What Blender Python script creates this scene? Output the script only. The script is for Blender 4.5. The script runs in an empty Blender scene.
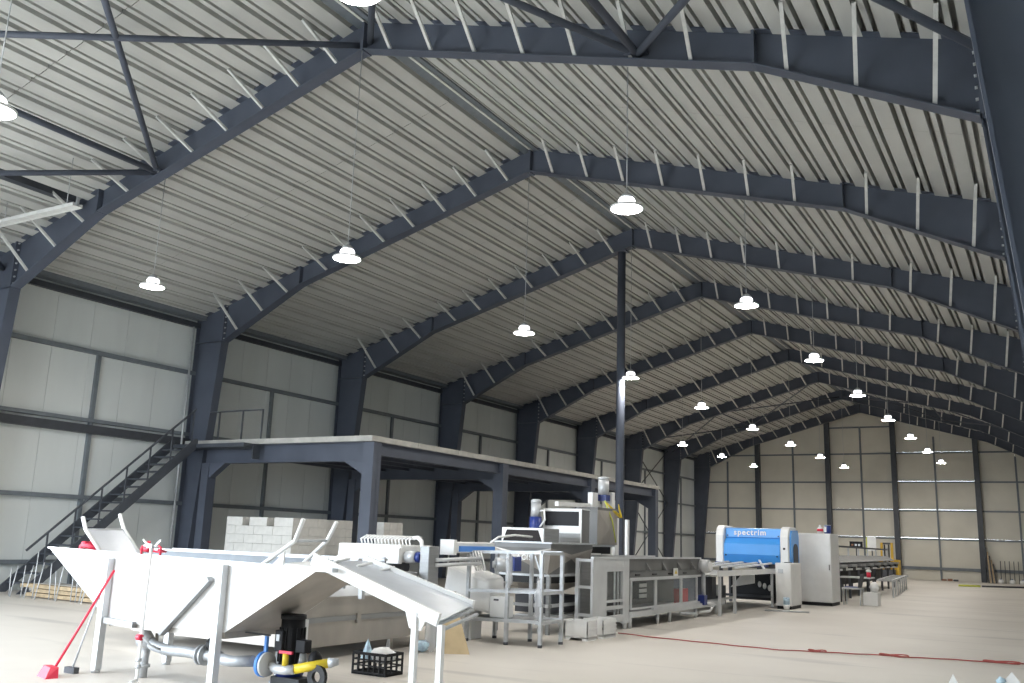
import bpy, math, random
from mathutils import Vector, Matrix
random.seed(7)
S = bpy.context.scene
COL = S.collection
# ------------------------------------------------------------------ camera
YAW, PIT, ROL = .5295, .2101, .0343
_f = Vector((-math.sin(YAW)*math.cos(PIT), math.cos(YAW)*math.cos(PIT), math.sin(PIT)))
_r = Vector((math.cos(YAW), math.sin(YAW), 0)); _u = _r.cross(_f)
_r, _u = math.cos(ROL)*_r + math.sin(ROL)*_u, -math.sin(ROL)*_r + math.cos(ROL)*_u
cd = bpy.data.cameras.new('camera'); cam = bpy.data.objects.new('camera', cd); COL.objects.link(cam)
cd.sensor_fit = 'HORIZONTAL'; cd.sensor_width = 36; cd.lens = 924.25*36/1024
cd.clip_start = .05; cd.clip_end = 300
m = Matrix((_r, _u, -_f)).transposed().to_4x4(); m.translation = (9.7943, 0, 1.5022)
cam.matrix_world = m; S.camera = cam
# ------------------------------------------------------------------ world / exposure
W = bpy.data.worlds.new('sky'); S.world = W; W.use_nodes = True
bg = W.node_tree.nodes['Background']
bg.inputs[0].default_value = (.80, .90, 1.0, 1); bg.inputs[1].default_value = SKY = 15.5
vs = S.view_settings
vs.view_transform = 'Standard'; vs.look = 'None'; vs.exposure = 0.0; vs.gamma = 1; vs.use_curve_mapping = False
LAMP = 225.0
S.cycles.max_bounces = 8; S.cycles.diffuse_bounces = 5; S.cycles.sample_clamp_indirect = 6
def portal(name, loc, rot, sx, sy):
    l = bpy.data.lights.new(name, 'AREA'); l.shape = 'RECTANGLE'; l.size = sx; l.size_y = sy
    l.cycles.is_portal = True
    o = bpy.data.objects.new(name, l); COL.objects.link(o); o.location = loc; o.rotation_euler = rot
DF = (-10.2, .8, 6.0)       # front door opening: x0, x1, height
DL = (-0.5, 5.1, 5.6)        # left wall opening: y0, y1, height
portal('door_daylight', ((DF[0]+DF[1])/2, -.95, DF[2]/2), (math.pi/2, 0, 0), DF[1]-DF[0], DF[2])
portal('side_door_daylight', (-10.62, (DL[0]+DL[1])/2, DL[2]/2), (math.pi/2, 0, -math.pi/2), DL[1]-DL[0], DL[2])
# ------------------------------------------------------------------ materials
MATS = {}
def mat(name, col, rough=.5, metal=0, var=.0, vscale=6, bump=0, bscale=40, emit=None, alpha=1, spec=None, stretch=(1,1,1), trans=0):
    if name in MATS: return MATS[name]
    M = bpy.data.materials.new(name); M.use_nodes = True
    nt = M.node_tree; n = nt.nodes; L = nt.links; b = n['Principled BSDF']
    b.inputs['Base Color'].default_value = (*col, 1); b.inputs['Roughness'].default_value = rough
    b.inputs['Metallic'].default_value = metal
    if spec is not None: b.inputs['Specular IOR Level'].default_value = spec
    if trans: b.inputs['Transmission Weight'].default_value = trans
    if alpha < 1: b.inputs['Alpha'].default_value = alpha
    if emit:
        b.inputs['Emission Color'].default_value = (*emit[0], 1); b.inputs['Emission Strength'].default_value = emit[1]
    if var or bump:
        tc = n.new('ShaderNodeTexCoord'); mp = n.new('ShaderNodeMapping'); mp.inputs['Scale'].default_value = stretch
        L.new(tc.outputs['Object'], mp.inputs['Vector'])
    if var:
        nz = n.new('ShaderNodeTexNoise'); nz.inputs['Scale'].default_value = vscale; nz.inputs['Detail'].default_value = 4
        L.new(mp.outputs[0], nz.inputs['Vector'])
        r = n.new('ShaderNodeValToRGB'); e = r.color_ramp.elements
        e[0].position = .3; e[1].position = .7
        e[0].color = (*[max(0, c*(1-var)) for c in col], 1); e[1].color = (*[min(1, c*(1+var)) for c in col], 1)
        L.new(nz.outputs[0], r.inputs[0]); L.new(r.outputs[0], b.inputs['Base Color'])
    if bump:
        nb = n.new('ShaderNodeTexNoise'); nb.inputs['Scale'].default_value = bscale
        L.new(mp.outputs[0], nb.inputs['Vector'])
        bp = n.new('ShaderNodeBump'); bp.inputs['Strength'].default_value = bump; bp.inputs['Distance'].default_value = .01
        L.new(nb.outputs[0], bp.inputs['Height']); L.new(bp.outputs[0], b.inputs['Normal'])
    MATS[name] = M; return M
steel = mat('steel_paint', (.074, .086, .116), .55, var=.12, vscale=1.5)
darksteel = mat('dark_steel', (.045, .05, .06), .45, var=.15)
stairm = mat('stair_paint', (.055, .062, .075), .45, var=.15)
hopw = mat('hopper_white_steel', (.80, .80, .80), .45, metal=.15, var=.03, vscale=3)  # stainless whitened, the overexposed daylight on it put into the colour
apron = mat('yard_gravel', (.30, .29, .27), .9, var=.2, vscale=2)
deckm = mat('deck_sheet', (.50, .50, .475), .5, var=.06, vscale=2.5, stretch=(1, .3, 1))
skinm = mat('roof_skin', (.25, .25, .25), .8)
panelm = mat('wall_panel_coat', (.67, .70, .69), .5, var=.05, vscale=1.2, stretch=(1, 1, .3))
gablem = mat('gable_panel_coat', (.66, .63, .55), .5, var=.06, vscale=.8)
girtm = mat('girt_steel', (.16, .18, .20), .45, var=.1)
galv = mat('galvanised', (.50, .515, .53), .5, metal=.35, var=.1, vscale=12)
bracem = mat('brace_galvanised', (.62, .62, .60), .5, var=.1, vscale=8)
stain = mat('stainless', (.31, .315, .315), .5, metal=.6, var=.08, vscale=3, bump=.08, bscale=60, stretch=(1, 1, 12))
stainw = mat('satin_stainless', (.62, .63, .64), .5, metal=.4, var=.06, vscale=3)
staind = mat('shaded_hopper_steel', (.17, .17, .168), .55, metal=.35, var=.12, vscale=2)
tankm = mat('tank_steel', (.42, .39, .355), .5, metal=.6, var=.15, vscale=2.5, stretch=(1, 1, .5))
wht = mat('white_paint', (.80, .80, .79), .4, var=.03)
cab = mat('cabinet_paint', (.76, .76, .75), .4, var=.03)
wplas = mat('white_plastic', (.82, .82, .81), .35, var=.03)
film = mat('clear_film', (.85, .86, .88), .2, alpha=.33, bump=.5, bscale=14)
guard = mat('clear_guard', (.60, .64, .64), .08, alpha=.09)
blackp = mat('black_plastic', (.018, .018, .02), .55, spec=.2)
blackm = mat('black_rubber', (.01, .01, .011), .6)
red = mat('red_plastic', (.70, .03, .07), .4)
redh = mat('red_hose', (.36, .07, .06), .5)
redbox = mat('red_box', (.52, .02, .03), .45)
bluep = mat('machine_blue', (.07, .33, .80), .28, var=.04, vscale=2)
blued = mat('motor_blue', (.02, .04, .20), .35)
bluel = mat('print_blue', (.10, .30, .78), .45)
yel = mat('yellow', (.70, .52, .03), .45)
forky = mat('forklift_yellow', (.55, .34, .02), .45)
card = mat('cardboard', (.52, .40, .24), .8, var=.08)
wood = mat('wood', (.42, .32, .20), .7, var=.2, vscale=10, stretch=(1, .2, 1))
blockm = mat('aerated_block', (.56, .55, .52), .85, var=.06, vscale=9, bump=.3, bscale=80)
conc = mat('deck_edge_concrete', (.44, .43, .40), .8, var=.15, vscale=4)
motor = mat('motor_grey', (.50, .51, .52), .4, metal=.3, var=.08)
greyd = mat('grey_door', (.085, .088, .098), .6, spec=.2)
binface = mat('dark_rubber_face', (.035, .031, .031), .7, spec=.1)
brown = mat('rust', (.30, .14, .08), .7, var=.2)
grass = mat('yellow_green_strap', (.55, .60, .08), .5)
belt = mat('belt_grey', (.55, .58, .63), .35, metal=.2, var=.06, vscale=5)
lit = mat('lamp_glow', (1, 1, 1), .4, emit=((1, .96, .90), LAMP))
litup = mat('lamp_dome_glow', (1, 1, 1), .4, emit=((.97, .97, 1), 4.0))
def floor_mat():
    M = bpy.data.materials.new('concrete_floor'); M.use_nodes = True; nt = M.node_tree; n = nt.nodes; L = nt.links
    b = n['Principled BSDF']; tc = n.new('ShaderNodeTexCoord')
    n1 = n.new('ShaderNodeTexNoise'); n1.inputs['Scale'].default_value = .35; n1.inputs['Detail'].default_value = 6
    n2 = n.new('ShaderNodeTexNoise'); n2.inputs['Scale'].default_value = 1.0; n2.inputs['Detail'].default_value = 8
    mp = n.new('ShaderNodeMapping'); mp.inputs['Scale'].default_value = (.25, 1.6, 1); mp.inputs['Rotation'].default_value = (0, 0, .25)
    L.new(tc.outputs['Object'], n1.inputs['Vector']); L.new(tc.outputs['Object'], mp.inputs['Vector']); L.new(mp.outputs[0], n2.inputs['Vector'])
    r1 = n.new('ShaderNodeValToRGB'); e = r1.color_ramp.elements; e[0].position = .3; e[1].position = .72
    e[0].color = (.56, .52, .47, 1); e[1].color = (.68, .64, .585, 1)
    r2 = n.new('ShaderNodeValToRGB'); e = r2.color_ramp.elements; e[0].position = .30; e[1].position = .42
    e[0].color = (.74, .74, .76, 1); e[1].color = (1, 1, 1, 1)
    mx = n.new('ShaderNodeMix'); mx.data_type = 'RGBA'; mx.blend_type = 'MULTIPLY'; mx.inputs[0].default_value = .8
    L.new(n1.outputs[0], r1.inputs[0]); L.new(n2.outputs[0], r2.inputs[0])
    L.new(r1.outputs[0], mx.inputs[6]); L.new(r2.outputs[0], mx.inputs[7]); L.new(mx.outputs[2], b.inputs['Base Color'])
    b.inputs['Roughness'].default_value = .5; b.inputs['Specular IOR Level'].default_value = .35
    return M
floorm = floor_mat()
# ------------------------------------------------------------------ mesh helpers
class B:
    def __init__(s): s.v = []; s.f = []; s.sm = []
    def add(s, vs_, fs, sm=False):
        o = len(s.v); s.v += [tuple(p) for p in vs_]; s.f += [tuple(i+o for i in q) for q in fs]; s.sm += [sm]*len(fs); return s
    def box(s, x0, x1, y0, y1, z0, z1):
        return s.add([(x, y, z) for z in (z0, z1) for y in (y0, y1) for x in (x0, x1)],
                     [(0,2,3,1),(4,5,7,6),(0,1,5,4),(2,6,7,3),(0,4,6,2),(1,3,7,5)])
    def hexa(s, p):   # 8 corners: bottom ring 4, top ring 4
        return s.add(p, [(3,2,1,0),(4,5,6,7),(0,1,5,4),(1,2,6,5),(2,3,7,6),(3,0,4,7)])
    def bar(s, p, q, w, h=None, up=(0,0,1)):
        p = Vector(p); q = Vector(q); h = h or w; d = (q-p).normalized(); up = Vector(up)
        if abs(d.dot(up)) > .98: up = Vector((0, 1, 0))
        a = d.cross(up).normalized()*w/2; b = a.cross(d).normalized()*h/2
        return s.hexa([p-a-b, p+a-b, p+a+b, p-a+b, q-a-b, q+a-b, q+a+b, q-a+b])
    def cyl(s, p, q, r, r2=None, n=12, caps=True):
        p = Vector(p); q = Vector(q); r2 = r if r2 is None else r2; d = (q-p).normalized()
        a = d.orthogonal().normalized(); b = d.cross(a)
        c = [(math.cos(2*math.pi*i/n)*a + math.sin(2*math.pi*i/n)*b) for i in range(n)]
        o = len(s.v); s.v += [tuple(p+k*r) for k in c] + [tuple(q+k*r2) for k in c]
        for i in range(n):
            j = (i+1) % n; s.f.append((o+i, o+j, o+n+j, o+n+i)); s.sm.append(True)
        if caps:
            s.f.append(tuple(o+i for i in reversed(range(n)))); s.f.append(tuple(o+n+i for i in range(n))); s.sm += [False]*2
        return s
    def tube(s, pts, r, n=8):
        pts = [Vector(p) for p in pts]; o = len(s.v); a = None
        for i, p in enumerate(pts):
            d = (pts[min(i+1, len(pts)-1)] - pts[max(i-1, 0)]).normalized()
            a = d.orthogonal().normalized() if a is None else (a - d*a.dot(d)).normalized()
            b = d.cross(a)
            s.v += [tuple(p + r*(math.cos(2*math.pi*k/n)*a + math.sin(2*math.pi*k/n)*b)) for k in range(n)]
        for i in range(len(pts)-1):
            for k in range(n):
                j = (k+1) % n; s.f.append((o+i*n+k, o+i*n+j, o+(i+1)*n+j, o+(i+1)*n+k)); s.sm.append(True)
        s.f.append(tuple(o+k for k in reversed(range(n)))); s.f.append(tuple(o+(len(pts)-1)*n+k for k in range(n))); s.sm += [False]*2
        return s
    def prism(s, poly, ax, a, b):   # poly in the two other axes, extruded along ax from a to b
        def P(u, v, t): return {'x': (t, u, v), 'y': (u, t, v), 'z': (u, v, t)}[ax]
        n = len(poly); vs_ = [P(u, v, a) for u, v in poly] + [P(u, v, b) for u, v in poly]
        return s.add(vs_, [tuple(reversed(range(n))), tuple(range(n, 2*n))] + [(i, (i+1) % n, n+(i+1) % n, n+i) for i in range(n)])
    def lathe(s, prof, c, n=20):
        c = Vector(c); o = len(s.v); m_ = len(prof)
        for r, z in prof:
            s.v += [(c.x+r*math.cos(2*math.pi*k/n), c.y+r*math.sin(2*math.pi*k/n), c.z+z) for k in range(n)]
        for i in range(m_-1):
            for k in range(n):
                j = (k+1) % n; s.f.append((o+i*n+k, o+i*n+j, o+(i+1)*n+j, o+(i+1)*n+k)); s.sm.append(True)
        return s
    def blob(s, c, rx, ry, rz, n=12, m_=8, j=.0):
        c = Vector(c); o = len(s.v)
        for i in range(m_+1):
            t = math.pi*i/m_
            for k in range(n):
                q = 1 + (random.uniform(-j, j) if 0 < i < m_ else 0); p = 2*math.pi*k/n
                s.v.append((c.x+rx*q*math.sin(t)*math.cos(p), c.y+ry*q*math.sin(t)*math.sin(p), c.z+rz*q*math.cos(t)))
        for i in range(m_):
            for k in range(n):
                jn = (k+1) % n; s.f.append((o+i*n+k, o+(i+1)*n+k, o+(i+1)*n+jn, o+i*n+jn)); s.sm.append(True)
        return s
    def mesh(s, name):
        me = bpy.data.meshes.new(name); me.from_pydata(s.v, [], s.f); me.polygons.foreach_set('use_smooth', s.sm)
        import bmesh
        bm = bmesh.new(); bm.from_mesh(me); bmesh.ops.recalc_face_normals(bm, faces=bm.faces); bm.to_mesh(me); bm.free()
        me.update(); return me
    def build(s, name, mt, parent=None, bevel=0, label=None, stuff=False):
        o = bpy.data.objects.new(name, s.mesh(name)); o.data.materials.append(mt); COL.objects.link(o)
        if parent is not None: attach(o, parent)
        if bevel:
            bv = o.modifiers.new('bevel', 'BEVEL'); bv.width = bevel; bv.segments = 2; bv.limit_method = 'ANGLE'
        if label: o['label'] = label
        if stuff: o['kind'] = 'stuff'
        return o
ORG = {}
def attach(o, parent):
    o.parent = parent; off = ORG.get(parent.name, Vector((0, 0, 0))); o.matrix_parent_inverse = Matrix.Translation(-off)
    ORG[o.name] = Vector((0, 0, 0)) if False else ORG.get(o.name, Vector((0, 0, 0)))
def thing(name, label, cat, loc=(0, 0, 0), group=None):
    o = bpy.data.objects.new(name, None); COL.objects.link(o); o.location = loc; o.empty_display_size = .1
    ORG[o.name] = Vector(loc); return tag(o, label, cat, group)
def tag(o, label, cat, group=None):
    o['label'] = label; o['category'] = cat
    if group: o['group'] = group
    return o
def struct(o, label=None):
    o['kind'] = 'structure'
    if label: o['label'] = label
    return o
def inst(me, name, loc, parent, mt=None, rot=None, mirror=None):
    o = bpy.data.objects.new(name, me); COL.objects.link(o); attach(o, parent); o.location = loc
    if rot: o.rotation_euler = rot
    return o
ORD = ['first', 'second', 'third', 'fourth', 'fifth', 'sixth', 'seventh', 'eighth', 'ninth', 'tenth']
# ------------------------------------------------------------------ the hall
HR, SL, W2 = 10.286, .2965, 10.43
YF = [11.35 + 6*i for i in range(-2, 9)]     # portal frames, front to back
Y0, Y1 = -.9, 59.5
def zt(x): return HR - SL*abs(x)             # top of the rafters
fl = B().box(-10.75, 10.75, -4, 60, -.2, 0).build('floor', floorm); struct(fl, 'pale dusty concrete floor of the hall')
yd = B().box(-90, 90, -120, 110, -.5, -.21).build('ground', apron); struct(yd, 'unseen gravel ground added outside the hall')  # unseen, added so no sky light reaches the roof from below the horizon
# roof: outer skin, with the deck sheets below it
rs = B()
for s in (-1, 1):
    xs = [0, s*10.8]
    rs.hexa([(0, Y0-.2, HR+.26), (s*10.8, Y0-.2, zt(10.8)+.26), (s*10.8, Y1+.2, zt(10.8)+.26), (0, Y1+.2, HR+.26),
             (0, Y0-.2, HR+.34), (s*10.8, Y0-.2, zt(10.8)+.34), (s*10.8, Y1+.2, zt(10.8)+.34), (0, Y1+.2, HR+.34)])
ceil = struct(rs.build('ceiling', skinm), 'underside of the gabled roof decked with trapezoid metal sheets')
PT = .4475
def sheet_mesh(s, ribs, ln):
    b = B(); prof = []
    for k in range(ribs):                    # x grows away from the ridge; the flute starts each pitch
        a = k*PT
        prof += [(a, .0), (a+.008, .225), (a+.066, .225), (a+.072, .02), (a+.142, .02), (a+.148, .225), (a+.206, .225), (a+.214, .0)]
    prof.append((ribs*PT, 0)); n = len(prof)
    for t in (0, .004):
        for y in (0, ln): b.v += [(s*x, y, -SL*x + h + t) for x, h in prof]
    for i in range(n-1):
        b.f += [(i, i+1, n+i+1, n+i), (2*n+i, 3*n+i, 3*n+i+1, 2*n+i+1)]; b.sm += [False]*2
    return b.mesh('roof_sheet')
for s in (-1, 1):
    for j in range(6):
        ribs = 4 if j < 5 else 3
        me = sheet_mesh(s, ribs, 2.985); me.materials.append(deckm)
        x0 = .095 + j*4*PT
        for i in range(20):
            inst(me, 'roof_sheet', (s*x0, YF[0]+.01 + 3*i, HR - SL*x0), ceil)
for s in (-1, 1):
    B().hexa([(s*.02, Y0, HR-.02), (s*.20, Y0, zt(.2)-.02), (s*.20, Y1, zt(.2)-.02), (s*.02, Y1, HR-.02),
              (s*.02, Y0, HR+.18), (s*.20, Y0, zt(.2)+.18), (s*.20, Y1, zt(.2)+.18), (s*.02, Y1, HR+.18)]).build('ridge_purlin', girtm, ceil)
B().box(-.02, .035, Y0, Y1, HR-.05, HR-.03).build('ridge_strip', bracem, ceil)
for s in (-1, 1):
    B().box(min(s*10.2, s*10.55), max(s*10.2, s*10.55), Y0, Y1, zt(10.4)-.06, zt(10.4)+.24).build('eave_purlin', girtm, ceil)
# walls
def wall_side(name, s, label, panels):
    x = s*10.52
    base = B()
    segs = [(Y0, Y1)] if s > 0 else [(Y0, DL[0]), (DL[1], Y1)]
    for a, b in segs: base.box(min(x+s*.1, x+s*.22), max(x+s*.1, x+s*.22), a, b, 0, 7.4)
    if s < 0: base.box(x-.22, x-.1, DL[0], DL[1], DL[2], 7.4)
    w = struct(base.build(name, panelm), label)
    if panels:
        y = Y0
        while y < Y1-.05:
            ye = min(y+1.0, Y1); z0 = DL[2] if (ye > DL[0] and y < DL[1]) else 0
            B().box(x-.1, x, y+.004, ye-.004, z0, 7.35).build('wall_panel', panelm, w); y = ye
    else:
        B().box(min(x, x+s*.1), max(x, x+s*.1), Y0, Y1, 0, 7.35).build('wall_panel', panelm, w)
    xi = x if s > 0 else x
    for i in range(len(YF)-1):
        a, b = YF[i], YF[i+1]; ym = (a+b)/2
        near = s < 0 and a < DL[1] and i == 0
        for z, h, mt in ((7.0, .14, darksteel), (5.66, .10, girtm), (3.98, .09, girtm), (2.13, .10, girtm), (.62, .1, girtm)):
            if near and z < DL[2]: continue
            if s < 0:
                B().box(x, x+.12, a+.02, b-.02, z-h/2, z+h/2).build('girt', mt, w)
        if s < 0 and not near:
            if i == 2: B().box(x+.01, x+.2, a+.02, b-.02, 3.66, 3.86).build('girt', darksteel, w)
            B().box(x, x+.08, ym-.05, ym+.05, 0, 5.62).build('wall_post', girtm, w)
    return w
wall_side('wall_left', -1, 'long left wall of pale vertical panels with dark girts', True)
wall_side('wall_right', 1, 'right wall of pale panels beside the camera', False)
# back gable
GX = [-10.45, -6.38, -2.05, 1.75, 6.15, 10.45]; GZ = [0, 2.35, 3.97, 5.62, 7.33, 8.95, 10.6]
wb = struct(B().box(-10.6, 10.6, Y1+.12, Y1+.2, -.05, .1).build('wall_back', conc), 'far gable wall of pale panels between dark posts')
def clip_top(x0, x1, z0, z1):
    """rectangle clipped by the roof line"""
    p = []
    xs = sorted(set([x0, x1] + ([0] if x0 < 0 < x1 else [])))
    zz = [min(z1, zt(x)+.25) for x in xs]
    if max(zz) <= z0: return None
    zz = [max(z, z0+.001) for z in zz]
    return [(x0, z0), (x1, z0)] + [(x, z) for x, z in zip(reversed(xs), reversed(zz))]
for i in range(5):
    xm = 8.12 if i == 4 else (GX[i]+GX[i+1])/2
    for a, b, last in ((GX[i], xm, 0), (xm, GX[i+1], 1)):
        for k in range(6):
            leak = {3: .006, 2: .002, 4: .001}.get(i, .001)
            if i == 2 and k == 1 and last: leak = .005
            zt1 = GZ[k+1] - (leak if k < 5 else 0)
            xa = a + (.001 if not (i == 4 and last and k == 0) else .05)
            q = clip_top(xa, b-.001, GZ[k]+.001, zt1)
            if q and k < 5 or q: B().prism(q, 'y', Y1, Y1+.06).build('wall_panel', gablem, wb)
        for z in GZ[1:-1]:
            if z > zt(max(abs(a), abs(b)))-.3: continue
            B().box(a+.02, b-.02, Y1-.06, Y1-.001, z-.11, z-.02).build('girt', girtm, wb)
        B().box(a+.02, b-.02, Y1-.1, Y1-.001, .56, .72).build('girt', girtm, wb)
    B().box(xm-.05, xm+.05, Y1-.08, Y1-.002, 0, zt(xm)-.9 if abs(xm) > .5 else 8.9).build('wall_post', girtm, wb)
for x in GX[1:-1]:
    B().box(x-.14, x+.14, Y1-.45, Y1-.11, 0, zt(x)-.3).build('gable_column', darksteel, wb)
# front gable with the open doorway
fw = B()
pl = [(-10.7, 0), (DF[0], 0), (DF[0], DF[2]), (DF[1], DF[2]), (DF[1], 0), (10.7, 0), (10.7, zt(10.7)+.2), (0, HR+.30), (-10.7, zt(10.7)+.2)]
for q in ([(-10.7, 0), (DF[0], 0), (DF[0], DF[2]), (-10.7, DF[2])], [(DF[1], 0), (10.7, 0), (10.7, DF[2]), (DF[1], DF[2])],
          [(-10.7, DF[2]), (10.7, DF[2]), (10.7, zt(10.7)+.30), (0, HR+.30), (-10.7, zt(10.7)+.30)]):
    fw.prism(q, 'y', Y0-.12, Y0)
struct(fw.build('wall_front', panelm), 'front gable wall behind the camera with an open doorway')
# ------------------------------------------------------------------ portal frames
BR = [.58, 1.44, 2.3, 3.2, 4.1, 5.0, 5.9, 7.2, 8.05, 8.93]
def zb(x):
    x = abs(x); return 9.742 - .2865*x if x < 6.78 else 7.80 - (x-6.78)*.497
def portal_frame(y, label, idx):
    t = thing('portal_frame', label, 'steel frame', (0, y, 0), 'portal frames of the hall')
    FW = .125
    for s in (-1, 1):
        def PX(lst): return [(s*x, z) for x, z in lst]
        inner = lambda z: 9.42 + .58*(1-z/6.5) if z < 6.5 else 9.42
        c = B().prism(PX([(10.42, 0), (10.0, 0), (9.42, 6.5), (9.42, zt(9.42)), (10.42, zt(10.42))]), 'y', y-.007, y+.007)
        col = c.build('column', steel, t)
        B().prism(PX([(10.0, 0), (9.98, 0), (9.40, 6.5), (9.42, 6.5)]), 'y', y-FW, y+FW).build('inner_flange', steel, col)
        fl_ = B().prism(PX([(10.44, 0), (10.42, 0), (10.42, zt(10.42)), (10.44, zt(10.44))]), 'y', y-FW, y+FW)
        fl_.build('outer_flange', steel, col)
        B().box(min(s*9.42, s*10.42), max(s*9.42, s*10.42), y-.11, y+.11, 6.49, 6.51).build('stiffener', steel, col)
        B().box(min(s*9.9, s*10.5), max(s*9.9, s*10.5), y-.18, y+.18, .0, .025).build('base_plate', steel, col)
        r = B().prism(PX([(.012, zb(0)), (6.78, zb(6.78)), (9.40, zb(9.40)), (9.40, zt(9.40)), (.012, HR)]), 'y', y-.006, y+.006)
        ra = r.build('rafter', steel, t)
        for a, b in ((.012, 6.78), (6.78, 9.40)):
            B().prism(PX([(a, zb(a)), (b, zb(b)), (b, zb(b)-.02), (a, zb(a)-.02)]), 'y', y-FW, y+FW).build('bottom_flange', steel, ra)
        rf = B().prism(PX([(.012, HR), (10.42, zt(10.42)), (10.42, zt(10.42)+.018), (.012, HR+.018)]), 'y', y-FW, y+FW)
        rf.build('top_flange', steel, ra)
        pl_ = B().box(min(s*9.40, s*9.445), max(s*9.40, s*9.445), y-FW, y+FW, zb(9.4)-.06, zt(9.4)+.01)
        pl_.build('end_plate', steel, ra)
        B().box(min(s*.0, s*.025), max(s*.0, s*.025), y-FW, y+FW, zb(0)-.05, HR+.02).build('ridge_plate', steel, ra)
        B().box(min(s*6.76, s*6.80), max(s*6.76, s*6.80), y-FW, y+FW, zb(6.78)-.02, zt(6.78)).build('splice_plate', steel, ra)
        bo = B()
        for k in range(7):
            z = zb(9.4)+.06 + k*.15
            for dy in (-.07, .07): bo.cyl((s*9.365, y+dy, z), (s*9.40, y+dy, z), .02, n=6)
        bo.build('bolt_row', galv, ra, stuff=True)
        for x in BR:
            p = (s*x, y-.05, zb(x)+.03); q = (s*(x+.14), y-.86, zt(x+.14)+.01)
            B().bar(p, q, .05, .05).build('fly_brace', bracem, t)
    return t
FL = ['behind the camera position, over the entrance', 'nearest the camera, its column filling the upper right corner',
      'whose left column stands at the left picture edge', 'carrying the near end of the mezzanine and the stair top',
      'with the third left column, over the middle of the mezzanine', 'with the fourth left column, behind the mezzanine',
      'at the far end of the mezzanine, fifth left column', 'just beyond the far end of the mezzanine',
      'before the bay with crossed wall bracing', 'after the bay with crossed wall bracing', 'set against the far gable wall']
for i, y in enumerate(YF):
    if i == len(YF)-1: y = Y1 - .62
    portal_frame(y, 'dark blue-grey steel portal frame ' + FL[i], i)
# roof bracing
def rod(b, p, q, r=.045): b.cyl(p, q, r, n=8)
def bracing(y0, y1, label, d=.40, r=.055):
    t = thing('roof_bracing', label, 'bracing', (0, y0, 9), 'tube bracing under the roof')
    nodes = [-9.9, -5.1, -.12, .12, 5.1, 9.9]
    for a, b in ((0, 1), (1, 2), (3, 4), (4, 5)):
        x0, x1 = nodes[a], nodes[b]
        for u, v in ((x0, x1), (x1, x0)):
            B().cyl((u, y0+.05, zt(u)-d), (v, y1-.05, zt(v)-d), r, n=8).build('brace_tube', steel, t)
    for x in (-5.1, 5.1):
        B().cyl((x, y0+.02, zt(x)-d), (x, y1-.02, zt(x)-d), r*1.1, n=8).build('strut_tube', steel, t)
        for yy in (y0+.1, y1-.1):
            B().box(x-.16, x+.16, yy-.09, yy+.09, zt(x)-d-.03, zt(x)-d+.03).build('gusset_plate', steel, t)
    return t
bracing(YF[1], YF[2], 'crossed steel tubes braced under the nearest roof bay')
bracing(YF[8], YF[9], 'thin crossed tubes braced under the roof near the far end', r=.03)
t = thing('wall_bracing', 'crossed dark rods on the left wall near the far end', 'bracing', (-10.2, YF[8], 0))
for a, b in ((0.3, 3.9), (3.9, 7.0)):
    B().cyl((-10.2, YF[8]+.1, a), (-10.2, YF[9]-.1, b), .03, n=6).build('brace_rod', darksteel, t)
    B().cyl((-10.2, YF[8]+.1, b), (-10.2, YF[9]-.1, a), .03, n=6).build('brace_rod', darksteel, t)
t = thing('wall_bracing', 'crossed dark rods on the left wall at the left picture edge', 'bracing', (-10.2, YF[1], 0))
B().cyl((-10.2, YF[1]+.1, 4.2), (-10.2, YF[2]-.1, 7.0), .05, n=6).build('brace_rod', darksteel, t)
B().cyl((-10.2, YF[1]+.1, 7.0), (-10.2, YF[2]-.1, 4.2), .05, n=6).build('brace_rod', darksteel, t)
# dark channel and galvanised tray at upper left
t = thing('roof_channel', 'dark roof channel with a steel end plate at the upper left', 'channel', (-7.4, 8, 8))
B().box(-7.5, -7.3, YF[1]+.1, 11.1, 8.02, 8.16).build('channel', darksteel, t)
B().box(-7.54, -7.26, 11.1, 11.16, 7.93, 8.2).build('end_plate', galv, t)
t = thing('cable_tray', 'bright galvanised tray hung level below the roof at upper left', 'tray', (-7.4, 10.2, 7.4))
B().box(-9.0, -5.85, 10.12, 10.30, 7.40, 7.41).build('tray_bottom', bracem, t)
for yy in (10.12, 10.30): B().box(-9.0, -5.85, yy-.012, yy+.012, 7.39, 7.46).build('tray_side', bracem, t)
for x in (-8.2, -6.2): B().cyl((x, 10.21, 7.40), (x, 10.21, zt(x)), .008, n=6).build('hanger_rod', galv, t)
# ------------------------------------------------------------------ pendant lamps
def lamp(x, y, z, label):
    t = thing('pendant_lamp', label, 'lamp', (x, y, z), 'high-bay pendant lamps')
    B().lathe([(.0, 0), (.12, -.004), (.222, .004)], (x, y, z), 24).build('diffuser', lit, t)
    B().lathe([(.222, .0), (.238, .006), (.238, .03), (.20, .05), (.13, .07), (.0, .07)], (x, y, z), 24).build('reflector', wht, t)
    B().lathe([(0, .07), (.118, .07), (.122, .13), (.105, .16), (0, .16)], (x, y, z), 20).build('upper_diffuser', litup, t)
    B().lathe([(0, .16), (.10, .16), (.10, .19), (.06, .23), (.015, .26), (0, .26)], (x, y, z), 16).build('housing', motor, t)
    B().cyl((x, y, z+.26), (x, y, zb(x)), .008, n=5).build('suspension_wire', galv, t)
rows = [('right-hand', 4.85, 11.55, 6.14, list(range(-1, 8))), ('middle', 0.0, 11.25, 5.92, list(range(-1, 8))), ('left-hand', -5.03, 11.45, 6.04, [0, 5, 6, 7])]
for rn, x, y, z, ks in rows:
    for n_, k in enumerate(ks):
        w = 'nearest' if n_ == 0 else ('farthest' if n_ == len(ks)-1 else ORD[n_] + ' from the front')
        lamp(x, y+6*k, z, 'white glowing high-bay pendant lamp, %s in the %s row' % (w, rn))
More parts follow.
